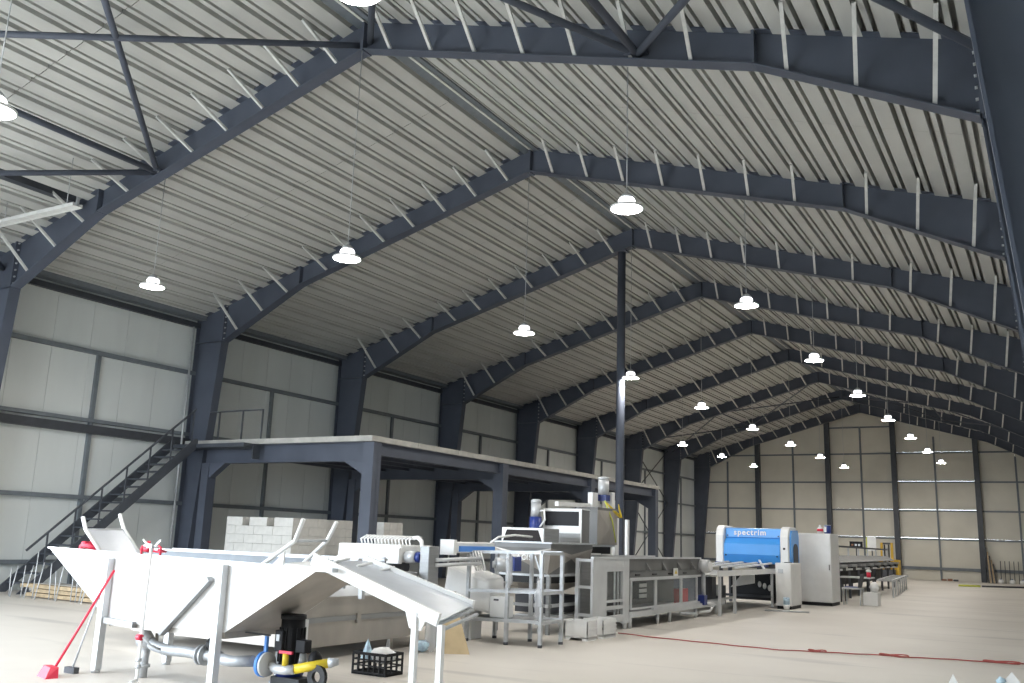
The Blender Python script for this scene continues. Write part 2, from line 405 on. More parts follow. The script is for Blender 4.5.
# ridge post
t = thing('ridge_post', 'tall slender dark round post rising to the ridge behind the machines', 'post', (-.34, 23.35, 0))
B().cyl((-.34, 23.35, .03), (-.34, 23.35, 9.6), .115, n=16).build('shaft', steel, t)
B().box(-.55, -.13, 23.15, 23.55, 0, .03).build('base_plate', steel, t)
B().box(-.52, -.16, 23.2, 23.5, 9.6, 9.63).build('cap_plate', steel, t)
# ------------------------------------------------------------------ mezzanine
mz = thing('mezzanine', 'long grey steel mezzanine platform along the left wall', 'mezzanine', (-7, 17.35, 0))
MX = -4.09
MY = [17.35, 23.35, 29.35, 35.35]
y = 17.1
while y < 35.6:
    ye = min(y+1.85, 35.6)
    B().box(-10.28, MX+.17, y+.006, ye-.006, 3.64, 3.77).build('deck_slab', conc, mz); y = ye
def ibeam(b, p, q, h, w, tf=.018, axis='x'):
    if axis == 'x':
        x0, x1, yy, z = p[0], q[0], p[1], p[2]
        b.box(x0, x1, yy-.006, yy+.006, z-h, z).box(x0, x1, yy-w/2, yy+w/2, z-tf, z).box(x0, x1, yy-w/2, yy+w/2, z-h, z-h+tf)
    else:
        y0_, y1_, xx, z = p[1], q[1], p[0], p[2]
        b.box(xx-.006, xx+.006, y0_, y1_, z-h, z).box(xx-w/2, xx+w/2, y0_, y1_, z-tf, z).box(xx-w/2, xx+w/2, y0_, y1_, z-h, z-h+tf)
    return b
for yy in MY:
    ibeam(B(), (-9.66, yy, 3.64), (MX-.16, yy, 3.64), .46, .24).build('cross_beam', steel, mz)
    c = B().box(MX-.008, MX+.008, yy-.15, yy+.15, 0.02, 3.63)
    c = B().box(MX-.16, MX+.16, yy-.007, yy+.007, .02, 3.63).box(MX-.16, MX-.14, yy-.15, yy+.15, .02, 3.63).box(MX+.14, MX+.16, yy-.15, yy+.15, .02, 3.63)
    c.box(MX-.14, MX+.14, yy-.15, yy-.13, .02, 3.63)
    c.build('column', steel, mz)
    B().box(MX-.25, MX+.25, yy-.22, yy+.22, 0, .02).build('base_plate', steel, mz)
    B().prism([(MX-.16, 3.18), (MX-.16, 2.86), (MX-.75, 3.18)], 'y', yy-.1, yy+.1).build('haunch', steel, mz)
    c2 = B().box(-9.66, -9.40, yy-.14, yy+.14, 0, 3.18); c2.build('wall_column', steel, mz)
    B().prism([(-9.40, 3.18), (-9.40, 2.8), (-8.85, 3.18)], 'y', yy-.1, yy+.1).build('haunch', steel, mz)
ibeam(B(), (MX, 17.5, 3.64), (MX, 35.2, 3.64), .30, .2, axis='y').build('edge_beam', steel, mz)
for k, x in enumerate((-9.2, -8.3, -7.4, -6.5, -5.6, -4.8)):
    for i in range(3):
        ibeam(B(), (x, MY[i]+.02, 3.63), (x, MY[i+1]-.02, 3.63), .2, .12, .012, axis='y').build('joist', steel, mz)
# guard rail at the stair head
gr = thing('guard_rail', 'thin dark guard rail at the stair head on the mezzanine edge', 'railing', (-8.3, 17.15, 3.77))
for x in (-9.1, -8.25, -7.55): B().bar((x, 17.15, 3.77), (x, 17.15, 4.52), .035).build('post', stairm, gr)
B().bar((-9.45, 17.15, 4.52), (-7.53, 17.15, 4.52), .035).build('top_rail', stairm, gr)
# landing + stair
st = thing('staircase', 'dark steel open staircase climbing the left wall to the mezzanine', 'staircase', (-9.8, 14.5, 0))
sy0, sy1, sz1 = 12.45, 16.65, 3.65
for x in (-10.2, -9.33):
    B().prism([(sy0-.14, 0), (sy0+.16, 0), (sy1+.05, sz1-.12), (sy1+.05, sz1+.10), (sy1-.06, sz1+.10)], 'x', x-.02, x+.02).build('stringer', stairm, st)
NT = 17
for k in range(1, NT+1):
    u = k/(NT+1); yy = sy0 + u*(sy1-sy0); z = u*sz1
    B().box(-10.18, -9.35, yy-.10, yy+.13, z-.015, z+.02).build('tread', stairm, st)
B().box(-10.2, -7.6, sy1, 17.2, 3.53, 3.63).build('landing', stairm, st)
B().box(-7.64, -7.58, 16.95, 17.2, 3.25, 3.63).build('landing_bracket', stairm, st)
for k in range(7):
    yy = 12.85 + k*(16.5-12.85)/6; z = (yy-sy0)/(sy1-sy0)*sz1
    B().bar((-9.33, yy, z), (-9.33, yy, z+.95), .03).build('rail_post', stairm, st)
za = lambda yy: (yy-sy0)/(sy1-sy0)*sz1 + .95
B().bar((-9.33, 12.4, za(12.4)), (-9.33, 16.55, za(16.55)), .04).build('handrail', stairm, st)
# small drain pipe beside column two
t = thing('downpipe', 'thin galvanised pipe running up beside the second left column', 'pipe', (-10.3, 17.1, 0))
B().cyl((-10.29, 17.0, 0), (-10.29, 17.0, 6.9), .03, n=8).build('pipe', galv, t)
# ------------------------------------------------------------------ feed hopper in the foreground
hp = thing('feed_hopper', 'white bright stainless V-shaped feed hopper on legs, left foreground', 'hopper', (2, 7, 0))
HY0, HY1 = 6.66, 7.46
TL, TR, BR_, BL = (-.06, 1.235), (3.95, 1.175), (2.82, .53), (1.12, .51)
B().prism([TL, BL, BR_, TR], 'y', HY0-.006, HY0+.006).build('front_plate', hopw, hp)
B().prism([(.12, 1.10), BL, BR_, (3.78, 1.10)], 'y', HY1-.006, HY1+.006).build('back_plate', stainw, hp)
B().hexa([(TL[0], HY0, TL[1]), (BL[0], HY0, BL[1]), (BL[0], HY1, BL[1]), (.12, HY1, 1.10),
          (TL[0]+.01, HY0, TL[1]+.01), (BL[0]+.01, HY0, BL[1]+.01), (BL[0]+.01, HY1, BL[1]+.01), (.13, HY1, 1.11)]).build('side_slope', hopw, hp)
B().hexa([(BR_[0], HY0, BR_[1]), (TR[0], HY0, TR[1]), (3.78, HY1, 1.10), (BR_[0], HY1, BR_[1]),
          (BR_[0], HY0, BR_[1]+.012), (TR[0], HY0, TR[1]+.012), (3.78, HY1, 1.112), (BR_[0], HY1, BR_[1]+.012)]).build('discharge_slope', tankm, hp, label='brown-grey sloping underside with shade put into its colour')  # underside shade put into the colour, browner steel than the front
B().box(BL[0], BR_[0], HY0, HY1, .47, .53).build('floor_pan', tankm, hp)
B().bar((TL[0], HY0, 1.232), (TR[0], HY0, 1.172), .04, .02).build('front_rim', hopw, hp)
B().bar((.12, HY1, 1.10), (3.78, HY1, 1.10), .05, .03).build('back_rim', stainw, hp)
B().box(3.86, 4.12, HY0-.03, HY0+.05, 1.15, 1.185).build('corner_bracket', galv, hp)
for x, yy in ((1.06, HY0-.05), (2.76, HY0-.05), (1.06, HY1+.05), (2.76, HY1+.05)):
    l = B().bar((x, yy, .03), (x, yy, 1.16), .075, .075).build('leg', stainw if yy < 7 else galv, hp)
    B().cyl((x, yy, 0), (x, yy, .04), .045, n=10).build('foot', motor, l)
B().bar((1.02, HY0-.045, .53), (1.55, HY0-.03, .51), .05, .06).build('cross_rail', stain, hp)
B().bar((1.98, HY0-.045, .46), (2.60, HY0-.045, 1.02), .05, .07, up=(0, 1, 0)).build('diagonal_stay', stain, hp)
# raised side guides above the hopper
def guide(label, near, far, sheet):
    t = thing('hopper_guide', label, 'guide frame', near[0], 'bent tube guides over the hopper')
    for pts in (near, far): B().tube(pts, .022, 8).build('bent_tube', wht, t)
    B().cyl(near[1], far[1], .014, n=6).build('cross_bar', galv, t)
    if sheet:
        a, b, c, d = Vector(near[1]), Vector(near[2]), Vector(far[2]), Vector(far[1]); k = Vector((0, 0, .006))
        B().hexa([a, b, c, d, a+k, b+k, c+k, d+k]).build('guide_sheet', belt, t)
guide('white bent tube guide with grey sheet above the left end of the hopper', [(.20, 6.85, 1.58), (.28, 6.85, 1.44), (.62, 6.85, 1.18)], [(.18, 7.35, 1.63), (.29, 7.35, 1.45), (.62, 7.35, 1.18)], True)
guide('pair of white bent tubes rising above the right end of the hopper', [(2.95, 6.85, 1.12), (3.44, 6.85, 1.41), (3.53, 6.85, 1.62)], [(3.03, 7.35, 1.12), (3.41, 7.35, 1.42), (3.52, 7.35, 1.61)], False)
t = thing('splash_tray', 'white folded sheet tray standing up at the hopper right end', 'tray', (3.4, 7, 1.1))
B().prism([(3.12, 1.10), (3.36, 1.10), (3.36, 1.30)], 'y', 6.80, 6.82).build('gusset', wht, t)
B().prism([(3.64, 1.14), (3.78, 1.14), (3.78, 1.27)], 'y', 6.95, 6.97).build('gusset', wht, t)
B().hexa([(3.36, 6.81, 1.12), (3.80, 6.81, 1.12), (3.78, 7.3, 1.14), (3.36, 7.3, 1.14), (3.36, 6.81, 1.20), (3.80, 6.81, 1.18), (3.78, 7.3, 1.2), (3.36, 7.3, 1.22)]).build('tray_sheet', wht, t)
# red hose coil and valve cluster on the hopper edge
pts = [(.30+.15*math.cos(a)+.02*math.sin(5*a), 6.95+.10*math.sin(a), 1.235+.015*k+.02*math.sin(3*a)) for k, a in ((i/14, i*2*math.pi/14) for i in range(40))]
t = thing('hose_coil', 'coil of bright red hose lying on the left hopper rim', 'hose', (.36, 7.1, 1.2))
B().tube(pts, .022, 8).build('hose', red, t)
t = thing('spray_gun', 'small red spray gun resting on the hopper rim', 'nozzle', (1.1, 6.95, 1.22))
B().cyl((1.10, 6.98, 1.255), (1.28, 6.95, 1.26), .025, .04, n=10).build('barrel', red, t)
B().cyl((1.24, 6.95, 1.24), (1.27, 6.92, 1.34), .022, n=8).build('grip', red, t)
B().tube([(1.12, 6.98, 1.25), (1.4, 6.96, 1.235), (1.7, 6.8, 1.25), (1.83, 6.6, 1.27)], .012, 6).build('hose', red, t)
sp = thing('standpipe', 'thin white water standpipe with red valve handles before the hopper', 'pipe', (1.9, 6.45, 0))
B().tube([(2.0, 6.3, .03), (1.9, 6.45, .03), (1.9, 6.45, .08), (1.9, 6.45, 1.30)], .018, 8).build('riser', wht, sp)
B().box(1.86, 1.94, 6.42, 6.48, 1.29, 1.33).build('manifold', motor, sp)
for s_ in (-1, 1):
    v = B().cyl((1.9, 6.45, 1.31), (1.9+s_*.11, 6.45, 1.31), .013, n=8).build('valve', motor, sp)
    B().tube([(1.9+s_*.11, 6.45, 1.31), (1.9+s_*.14, 6.45, 1.30), (1.9+s_*.14, 6.45, 1.22)], .012, 8).build('handle', red, v)
    B().bar((1.9+s_*.06, 6.45, 1.32), (1.9+s_*.13, 6.45, 1.37), .015).build('lever', wht, v)
B().cyl((1.87, 6.43, .43), (1.93, 6.43, .43), .03, n=8).build('red_coupling', red, sp)
B().tube([(1.93, 6.44, .43), (1.98, 6.5, .36), (2.02, 6.6, .31)], .012, 6).build('branch_hose', motor, sp)
for z in (.14, .20): B().cyl((1.9, 6.45, z), (1.9, 6.45, z+.03), .028, n=8).build('collar', galv, sp)
t = thing('broom', 'red broom leaning against the hopper leg', 'broom', (.98, 6.2, 0))
B().cyl((.99, 6.18, .07), (1.22, 6.57, 1.04), .013, n=8).build('handle', red, t)
B().hexa([(.84, 6.10, .0), (1.10, 6.02, .0), (1.13, 6.14, .0), (.87, 6.24, .0), (.86, 6.15, .1), (1.06, 6.09, .1), (1.09, 6.16, .1), (.89, 6.22, .1)]).build('brush_head', red, t)
t = thing('floor_squeegee', 'thin grey-handled squeegee standing beside the red broom', 'squeegee', (.9, 6.4, 0))
B().cyl((.93, 6.43, .04), (1.04, 6.58, .85), .010, n=6).build('handle', galv, t)
B().box(.84, 1.0, 6.40, 6.46, 0, .06).build('blade', greyd, t)
# pump and pipework under the hopper
pp = thing('pump_pipework', 'grey pump pipework with flanges and valves below the hopper', 'pipework', (2.4, 7.1, 0))
B().tube([(1.36, 6.95, .33), (1.50, 6.95, .28), (1.7, 6.95, .25), (2.0, 6.95, .26), (2.30, 6.95, .25), (2.48, 6.95, .25)], .055, 14).build('suction_pipe', galv, pp)
B().tube([(1.62, 6.75, .26), (1.64, 6.72, .20), (1.64, 6.72, 0)], .05, 12).build('drain_pipe', galv, pp)
B().cyl((1.64, 6.72, .10), (1.64, 6.72, .13), .07, n=14).build('drain_flange', galv, pp)
B().cyl((1.33, 6.95, .34), (1.45, 6.95, .30), .10, .06, n=14).build('pipe_cone', galv, pp)
for x in (2.20, 2.26): B().cyl((x, 6.95, .25), (x+.025, 6.95, .25), .10, n=18).build('flange', motor, pp)
B().blob((2.35, 6.95, .36), .07, .06, .07, 10, 6).build('valve_body', blackm, pp)
B().tube([(2.40, 6.95, .24), (2.62, 6.98, .22), (2.86, 7.02, .24)], .055, 14).build('discharge_pipe', galv, pp)
B().cyl((3.01, 7.0, .23), (3.05, 7.0, .23), .12, n=20).build('blue_flange', bluel, pp)
B().cyl((3.052, 7.0, .23), (3.08, 7.0, .23), .115, n=20).build('white_flange', wht, pp)
B().bar((3.04, 7.0, .33), (3.04, 7.0, .50), .03).build('valve_stem', bluel, pp)
B().bar((2.75, 6.92, .52), (3.08, 7.0, .50), .03, .012).build('valve_lever', greyd, pp)
B().tube([(3.08, 7.05, .21), (3.2, 7.0, .20), (3.35, 6.95, .21), (3.45, 6.98, .22)], .045, 12).build('elbow_pipe', stainw, pp)
B().cyl((3.43, 6.98, .22), (3.77, 7.12, .30), .045, n=12).build('yellow_pipe', yel, pp)
B().cyl((3.75, 7.11, .295), (3.83, 7.15, .31), .05, .03, n=12).build('pipe_end', galv, pp)
rg = B()
for k in range(16):
    a, b_ = 2*math.pi*k/16, 2*math.pi*(k+1)/16
    q = [(3.67+r_*math.cos(c), 7.05-.25*r_*math.cos(c)*0, .17+r_*math.sin(c)) for c in (a, b_) for r_ in (.05, .11)]
    rg.hexa([(q[0][0], 7.03, q[0][2]), (q[1][0], 7.03, q[1][2]), (q[3][0], 7.03, q[3][2]), (q[2][0], 7.03, q[2][2]),
             (q[0][0], 7.07, q[0][2]), (q[1][0], 7.07, q[1][2]), (q[3][0], 7.07, q[3][2]), (q[2][0], 7.07, q[2][2])])
rg.build('black_ring', blackm, pp)
B().cyl((3.35, 6.95, .25), (3.35, 6.95, .36), .03, n=8).build('tap_body', yel, pp)
B().bar((3.27, 6.95, .37), (3.43, 6.95, .37), .025).build('tap_handle', red, pp)
B().box(3.13, 3.49, 7.0, 7.2, .06, .13).build('pump_base', blackm, pp)
for x in (3.09, 3.45): B().cyl((x, 7.05, 0), (x, 7.05, .08), .02, n=8).build('support_leg', galv, pp)
pm = thing('pump_motor', 'upright black electric pump motor under the hopper discharge', 'motor', (3.25, 7.15, .13))
b_ = B().cyl((3.23, 7.15, .22), (3.23, 7.15, .66), .115, n=20); b_.build('motor_body', blackp, pm)
for k in range(14):
    a = 2*math.pi*k/14; B().bar((3.23+.115*math.cos(a), 7.15+.115*math.sin(a), .26), (3.23+.115*math.cos(a), 7.15+.115*math.sin(a), .58), .012, .03, up=(math.cos(a), math.sin(a), 0)).build('cooling_fin', blackp, pm)
B().cyl((3.23, 7.15, .66), (3.23, 7.15, .70), .125, n=20).build('fan_cover', blackp, pm)
B().box(3.15, 3.25, 6.99, 7.04, .36, .56).build('terminal_box', blackp, pm, .01)
B().box(3.18, 3.22, 6.98, 6.99, .46, .52).build('name_plate', galv, pm)
B().lathe([(0, .0), (.13, .0), (.14, .05), (.10, .09), (0, .09)], (3.23, 7.15, .13), 18).build('pump_volute', blued, pm)
B().box(3.37, 3.49, 7.05, 7.15, .36, .48).build('switch_box', blackp, pm, .01)
B().cyl((3.43, 7.1, .22), (3.43, 7.1, .36), .05, .03, n=12).build('switch_neck', motor, pm)
B().blob((3.57, 7.12, .30), .07, .07, .09, 12, 8).build('valve_bulb', blackp, pm)
t = thing('control_post', 'white narrow panel on a rusty stay behind the pump motor', 'panel', (3.05, 7.3, 0))
B().box(2.97, 3.08, 7.50, 7.54, .25, .62).build('panel', wht, t)
B().bar((2.95, 7.52, .0), (2.95, 7.52, .58), .03).build('post', brown, t)
B().bar((2.95, 7.52, .48), (3.13, 7.52, .30), .03).build('stay', brown, t)
# discharge chute (ramp)
ch = thing('discharge_chute', 'white-framed sloping chute descending right from the hopper', 'chute', (4.5, 7.2, 0))
def chz(x): return 1.235 - (x-3.85)*.31
for yy, nm in ((6.75, 'front_rail'), (7.5, 'back_rail')):
    B().bar((3.78, yy, chz(3.78)), ((5.22, yy, chz(5.22)) if yy < 7 else (5.09, yy, .895)), .035, .11 if yy < 7 else .07).build(nm, wht, ch)
B().hexa([(3.80, 6.77, chz(3.8)-.02), (5.22, 6.77, chz(5.22)-.02), (5.09, 7.48, .885), (3.80, 7.48, chz(3.8)-.02),
          (3.80, 6.77, chz(3.8)-.01), (5.22, 6.77, chz(5.22)-.01), (5.09, 7.48, .895), (3.80, 7.48, chz(3.8)-.01)]).build('chute_bed', belt, ch)
for k in range(2): B().cyl((5.19+.05*k, 6.76, chz(5.2)-.05-.04*k), (5.08+.05*k, 7.5, .85-.04*k), .018, n=8).build('end_roller', galv, ch)
for k, x in enumerate((3.86, 3.98, 4.1)):
    B().cyl((x, 6.95+.2*k, chz(x)), (x+.02, 7.15+.2*k, chz(x)+.03), .014, n=6).build('lip_rod', wht, ch)
for x, yy in ((4.98, 6.75), (5.25, 6.75)):
    B().bar((x, yy, 0), (x, yy, chz(x)-.03), .05, .05).build('leg', wht if yy < 7 else galv, ch)
B().hexa([(4.92, 6.745, chz(4.95)-.17), (5.04, 6.745, chz(5)-.17), (5.04, 6.765, chz(5)-.17), (4.92, 6.765, chz(4.95)-.17),
          (4.86, 6.745, chz(4.9)-.02), (5.10, 6.745, chz(5.1)-.02), (5.10, 6.765, chz(5.1)-.02), (4.86, 6.765, chz(4.9)-.02)]).build('gusset', wht, ch)
# dump tank and long trough
dt = thing('dump_tank', 'large brown-grey steel water tank behind the pump', 'tank', (1, 10, 0))
tp = [(8.55, .72), (11.75, .70), (11.75, .45), (10.7, .16), (8.55, .16)]
B().prism(tp, 'x', 2.03, 2.05).build('side_wall', tankm, dt)
B().prism(tp, 'x', -.9, -.88).build('side_wall', tankm, dt)
B().box(-.88, 2.03, 8.55, 8.57, .16, .72).build('end_wall', tankm, dt)
B().hexa([(-.88, 11.75, .45), (2.03, 11.75, .45), (2.03, 10.7, .16), (-.88, 10.7, .16), (-.88, 11.75, .46), (2.03, 11.75, .46), (2.03, 10.7, .17), (-.88, 10.7, .17)]).build('sloped_end', tankm, dt)
B().box(-.88, 2.03, 11.73, 11.75, .45, .70).build('end_wall', tankm, dt)
B().box(-.88, 2.03, 8.57, 10.7, .15, .17).build('bottom', tankm, dt)
B().bar((2.055, 8.55, .47), (2.055, 11.75, .46), .03, .06).build('stiffening_band', stain, dt)
B().bar((2.05, 8.5, .72), (2.05, 11.8, .70), .07, .03).build('top_rim', tankm, dt)
for yy in (8.8, 10.5): 
    for x in (-.7, 1.9): B().bar((x, yy, 0), (x, yy, .16), .06).build('leg', tankm, dt)
B().bar((1.9, 11.5, 0), (1.9, 11.5, .42), .05).build('leg', tankm, dt)
B().box(2.06, 2.09, 9.55, 9.62, .40, .52).build('clamp', tankm, dt)
B().cyl((2.06, 10.75, .30), (2.06, 11.5, .34), .045, n=10).build('outlet_pipe', stainw, dt)
tr = thing('elevator_trough', 'long grey steel trough running behind the hopper', 'trough', (1, 9.3, 0))
B().box(-1.6, 2.35, 9.2, 9.23, 1.06, 1.17).build('front_side', girtm, tr)
B().box(-1.6, 2.35, 9.7, 9.73, 1.06, 1.17).build('back_side', girtm, tr)
B().box(-1.6, 2.35, 9.23, 9.7, 1.06, 1.08).build('pan', girtm, tr)
B().box(-1.6, 2.35, 9.17, 9.24, 1.17, 1.20).build('front_lip', motor, tr)
B().box(-1.6, 2.35, 9.69, 9.76, 1.17, 1.20).build('back_lip', motor, tr)
for x in (-1.4, .6, 2.2): B().bar((x, 9.46, 0.0 if x < -.95 else .70), (x, 9.46, 1.06), .06).build('leg', motor, tr)
# crate with bag
cr = thing('black_crate', 'black plastic slatted crate on the floor under the chute', 'crate', (3.2, 8.5, 0))
cx0, cx1, cy0, cy1 = 2.98, 3.44, 8.40, 8.72
for z0, z1 in ((.0, .035), (.09, .105), (.15, .165), (.205, .235)):
    r_ = B().box(cx0, cx1, cy0, cy0+.012, z0, z1).box(cx0, cx1, cy1-.012, cy1, z0, z1).box(cx0, cx0+.012, cy0, cy1, z0, z1).box(cx1-.012, cx1, cy0, cy1, z0, z1)
    r_.build('slat_ring', blackp, cr)
for k in range(7):
    x = cx0 + (cx1-cx0-.02)*k/6
    B().box(x, x+.02, cy0-.002, cy0+.013, 0, .23).build('upright', blackp, cr)
    B().box(x, x+.02, cy1-.013, cy1+.002, 0, .23).build('upright', blackp, cr)
for k in range(4):
    y_ = cy0 + (cy1-cy0-.02)*k/3
    B().box(cx1-.013, cx1+.002, y_, y_+.02, 0, .23).build('upright', blackp, cr)
    B().box(cx0-.002, cx0+.013, y_, y_+.02, 0, .23).build('upright', blackp, cr)
B().box(cx0, cx1, cy0, cy1, .004, .015).build('base', blackp, cr)
t = thing('plastic_bag', 'white and blue plastic bag stuffed in the black crate', 'bag', (3.2, 8.55, .1))
B().blob((3.28, 8.56, .20), .15, .12, .09, 12, 8, .08).build('bag_body', wplas, t)
B().add([(3.02, 8.48, .14), (3.13, 8.44, .14), (3.14, 8.60, .14), (3.03, 8.62, .14), (3.09, 8.52, .37)], [(3,2,1,0), (0,1,4), (1,2,4), (2,3,4), (3,0,4)]).build('bag_tip', mat('blue_print_bag', (.45, .60, .85), .4, var=.5, vscale=14), t)
# cardboard and wrapped sack beside the chute leg
t = thing('cardboard_sheet', 'beige cardboard sheet propped on the floor behind the chute leg', 'cardboard', (2.9, 11, 0))
B().hexa([(2.70, 10.55, 0), (3.02, 10.75, 0), (3.01, 10.77, 0), (2.69, 10.57, 0), (2.56, 10.75, .44), (2.76, 10.88, .44), (2.75, 10.9, .44), (2.55, 10.77, .44)]).build('sheet', card, t)
t = thing('film_bundle', 'crumpled clear plastic film bundle with blue print on the floor', 'film', (2.5, 10.6, 0))
B().blob((2.50, 10.62, .26), .10, .10, .26, 10, 8, .15).build('film', film, t)
B().blob((2.40, 10.5, .08), .14, .10, .07, 10, 6, .2).build('printed_film', MATS['blue_print_bag'], t)
# ------------------------------------------------------------------ block stacks
BLK = {}
def stack(x0, y0, Wd, Dp, rows, label, group, gaps=()):
    def blk(x, y, z, lx, ly):
        k = (round(lx, 3), round(ly, 3))
        if k not in BLK:
            BLK[k] = B().box(.004, lx-.004, .004, ly-.004, .0, .195).mesh('aerated_block'); BLK[k].materials.append(blockm)
        o = bpy.data.objects.new('aerated_block', BLK[k]); COL.objects.link(o)
        o.location = (x + random.uniform(-.002, .002), y + random.uniform(-.002, .002), z); tag(o, label, 'block', group)
    def run(a, e, off):
        xs = [a] + ([a+.3] if off and a+.45 < e else [])
        while xs[-1] + .6 < e-.15: xs.append(xs[-1]+.6)
        return list(zip(xs, xs[1:]+[e]))
    D_ = .25
    for r_ in range(rows):
        z = r_*.2; off = r_ % 2
        front = gaps if (gaps and r_ == rows-1) else run(0, Wd, off)
        for a, e in front: blk(x0+a, y0, z, e-a, D_)
        for a, e in run(0, Wd, 1-off): blk(x0+a, y0+Dp-D_, z, e-a, D_)
        for a, e in run(D_, Dp-D_, off):
            blk(x0+Wd-D_, y0+a, z, D_, e-a); blk(x0, y0+a, z, D_, e-a)
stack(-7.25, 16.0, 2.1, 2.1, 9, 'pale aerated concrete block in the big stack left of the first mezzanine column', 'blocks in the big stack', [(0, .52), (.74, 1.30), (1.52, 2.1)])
t = thing('hole_shade_sheet', 'black sheet added as the shade in the two holes of the block stack', 'sheet', (-6.2, 16.35, 1.6))
B().box(-6.85, -5.45, 16.33, 16.36, 0, 1.785).build('sheet', blackm, t)  # added black plate, stands for the shade in the hollow behind the holes
stack(-5.55, 18.9, .75, .8, 9, 'pale aerated concrete block in the small stack behind the first mezzanine column', 'blocks in the small stack')
# ------------------------------------------------------------------ lumber under the stairs
lp = thing('lumber_pile', 'low pile of planks on the floor at the stair foot', 'lumber', (-7.5, 12.2, 0))
for k in range(9):
    y_ = 12.15 + (k % 3)*.24; z = .02 + (k//3)*.085; dx = random.uniform(-.35, .35)
    B().bar((-8.7+dx, y_, z+.04), (-5.6+dx, y_+random.uniform(-.08, .08), z+.04), .19, .07).build('plank', [wood, conc, tankm][k % 3], lp)
for k in range(14):
    x = -9.0 + k*.22 + random.uniform(-.05, .05)
    o = B().cyl((x, 11.85+random.uniform(-.1, .1), 0), (x+random.uniform(-.04, .04), 11.92, random.uniform(.55, .95)), .011, n=6).build('upright_rod', galv)
    tag(o, 'thin grey rod standing upright at the stair foot', 'rod', 'thin rods at the stair foot')
# ------------------------------------------------------------------ brush unit with comb of white tubes
bm_ = thing('brush_washer', 'white washer head with a comb of curved white tubes', 'washer', (1.4, 11.2, 0))
B().box(.55, 1.70, 10.9, 11.7, 1.17, 1.36).build('white_cover', wht, bm_, .02)
B().hexa([(.45, 10.85, 1.12), (1.70, 10.85, 1.12), (1.70, 11.7, 1.12), (.45, 11.7, 1.12), (.60, 10.9, 1.20), (1.70, 10.9, 1.20), (1.70, 11.7, 1.20), (.60, 11.7, 1.20)]).build('cover_skirt', wht, bm_)
for k in range(15):
    x = .72 + k*.064
    B().tube([(x, 11.25, 1.34), (x+.005, 11.2, 1.43), (x+.03, 11.3, 1.48), (x+.05, 11.45, 1.47)], .014, 6).build('spray_tube', wplas, bm_)
B().tube([(1.62, 11.3, 1.46), (1.74, 11.25, 1.47), (1.84, 11.2, 1.42), (1.90, 11.15, 1.32), (1.91, 11.12, 1.22)], .03, 8).build('feed_hose', wplas, bm_)
B().box(1.50, 1.72, 10.83, 10.92, 1.10, 1.32).build('side_plate', wht, bm_, .01)
B().cyl((1.74, 11.0, 1.2), (1.92, 11.0, 1.2), .09, n=16).build('gear_motor', motor, bm_)
B().cyl((1.92, 11.0, 1.2), (2.0, 11.0, 1.2), .075, n=16).build('motor_end', blued, bm_)
B().box(2.0, 2.16, 10.95, 11.2, .60, 1.36).build('steel_column', stain, bm_, .01)
B().box(1.80, 2.0, 10.75, 10.95, .72, 1.0).build('gear_case', stain, bm_, .02)
B().cyl((1.45, 10.85, 1.05), (1.45, 11.3, 1.05), .13, n=16).build('brush_drum', greyd, bm_)
B().cyl((1.70, 10.82, .98), (2.0, 10.70, .90), .03, n=10).build('drive_shaft', galv, bm_)
for x, y_ in ((.6, 11.0), (.6, 11.6), (1.6, 11.6)): B().bar((x, y_, .70), (x, y_, 1.13), .06).build('leg', galv, bm_)
B().bar((2.1, 11.3, 0), (2.1, 11.3, .62), .06).build('leg', galv, bm_)
t = thing('feed_pipes', 'twin white horizontal pipes beside the washer column', 'pipes', (2.2, 11.6, 0))
for z in (1.10, 1.17): B().cyl((2.17, 11.1, z), (2.36, 12.0, z+.03), .028, n=10).build('pipe', stainw, t)
# blue roller unit on its tray
t = thing('roller_unit', 'cream and blue roller unit lying on the tube stand', 'roller', (2.1, 12.5, 1.3))
B().box(1.95, 2.15, 11.65, 12.75, 1.27, 1.43).build('cover', wht, t, .02)
B().box(2.14, 2.17, 11.72, 12.72, 1.29, 1.37).build('blue_strip', bluel, t)
B().box(1.93, 2.17, 11.55, 11.63, 1.24, 1.46).build('end_plate', wht, t)
B().tube([(2.1, 12.7, 1.43), (2.15, 12.85, 1.52), (2.25, 13.2, 1.56), (2.4, 13.5, 1.54)], .018, 6).build('hose', wplas, t)
# tube stand with totes
fs = thing('tube_stand', 'square-tube stainless stand draped with plastic wrap', 'stand', (2.7, 12.4, 0))
X0, X1, YA, YB = 2.10, 3.34, 12.1, 12.75
for x, y_ in ((X0, YA), (X1, YA), (X0+.1, YB), (X1, YB), (2.78, YA), (2.82, YB)):
    l = B().bar((x, y_, .04), (x, y_, 1.30 if x != 2.78 else 1.28), .05).build('post', galv, fs)
    B().cyl((x, y_, 0), (x, y_, .04), .035, n=8).build('foot', greyd, l)
for z in (1.29, .73, .32):
    for y_ in (YA, YB): B().bar((X0, y_, z), (X1, y_, z+.03), .045).build('rail', galv, fs)
    for x in ((X0, X1) if z == .32 else (X1,)): B().bar((x, YA, z+.015), (x, YB, z+.015), .045).build('rail', galv, fs)
B().box(X0, X1, YA, YB, .33, .35).build('shelf', stain, fs)
B().bar((X1, YA+.02, .95), (X1-.12, YA+.02, 1.27), .02).build('stay', galv, fs)
for k, (x, z0, z1) in enumerate(((2.80, .80, 1.26), (3.30, .40, .92))):
    B().blob((x, YA-.01, (z0+z1)/2), .06, .05, (z1-z0)/2, 9, 12, .38).build('plastic_wrap', film, fs)
t = thing('white_sack', 'large white sack slumped inside the tube stand', 'sack', (2.2, 12.4, .35))
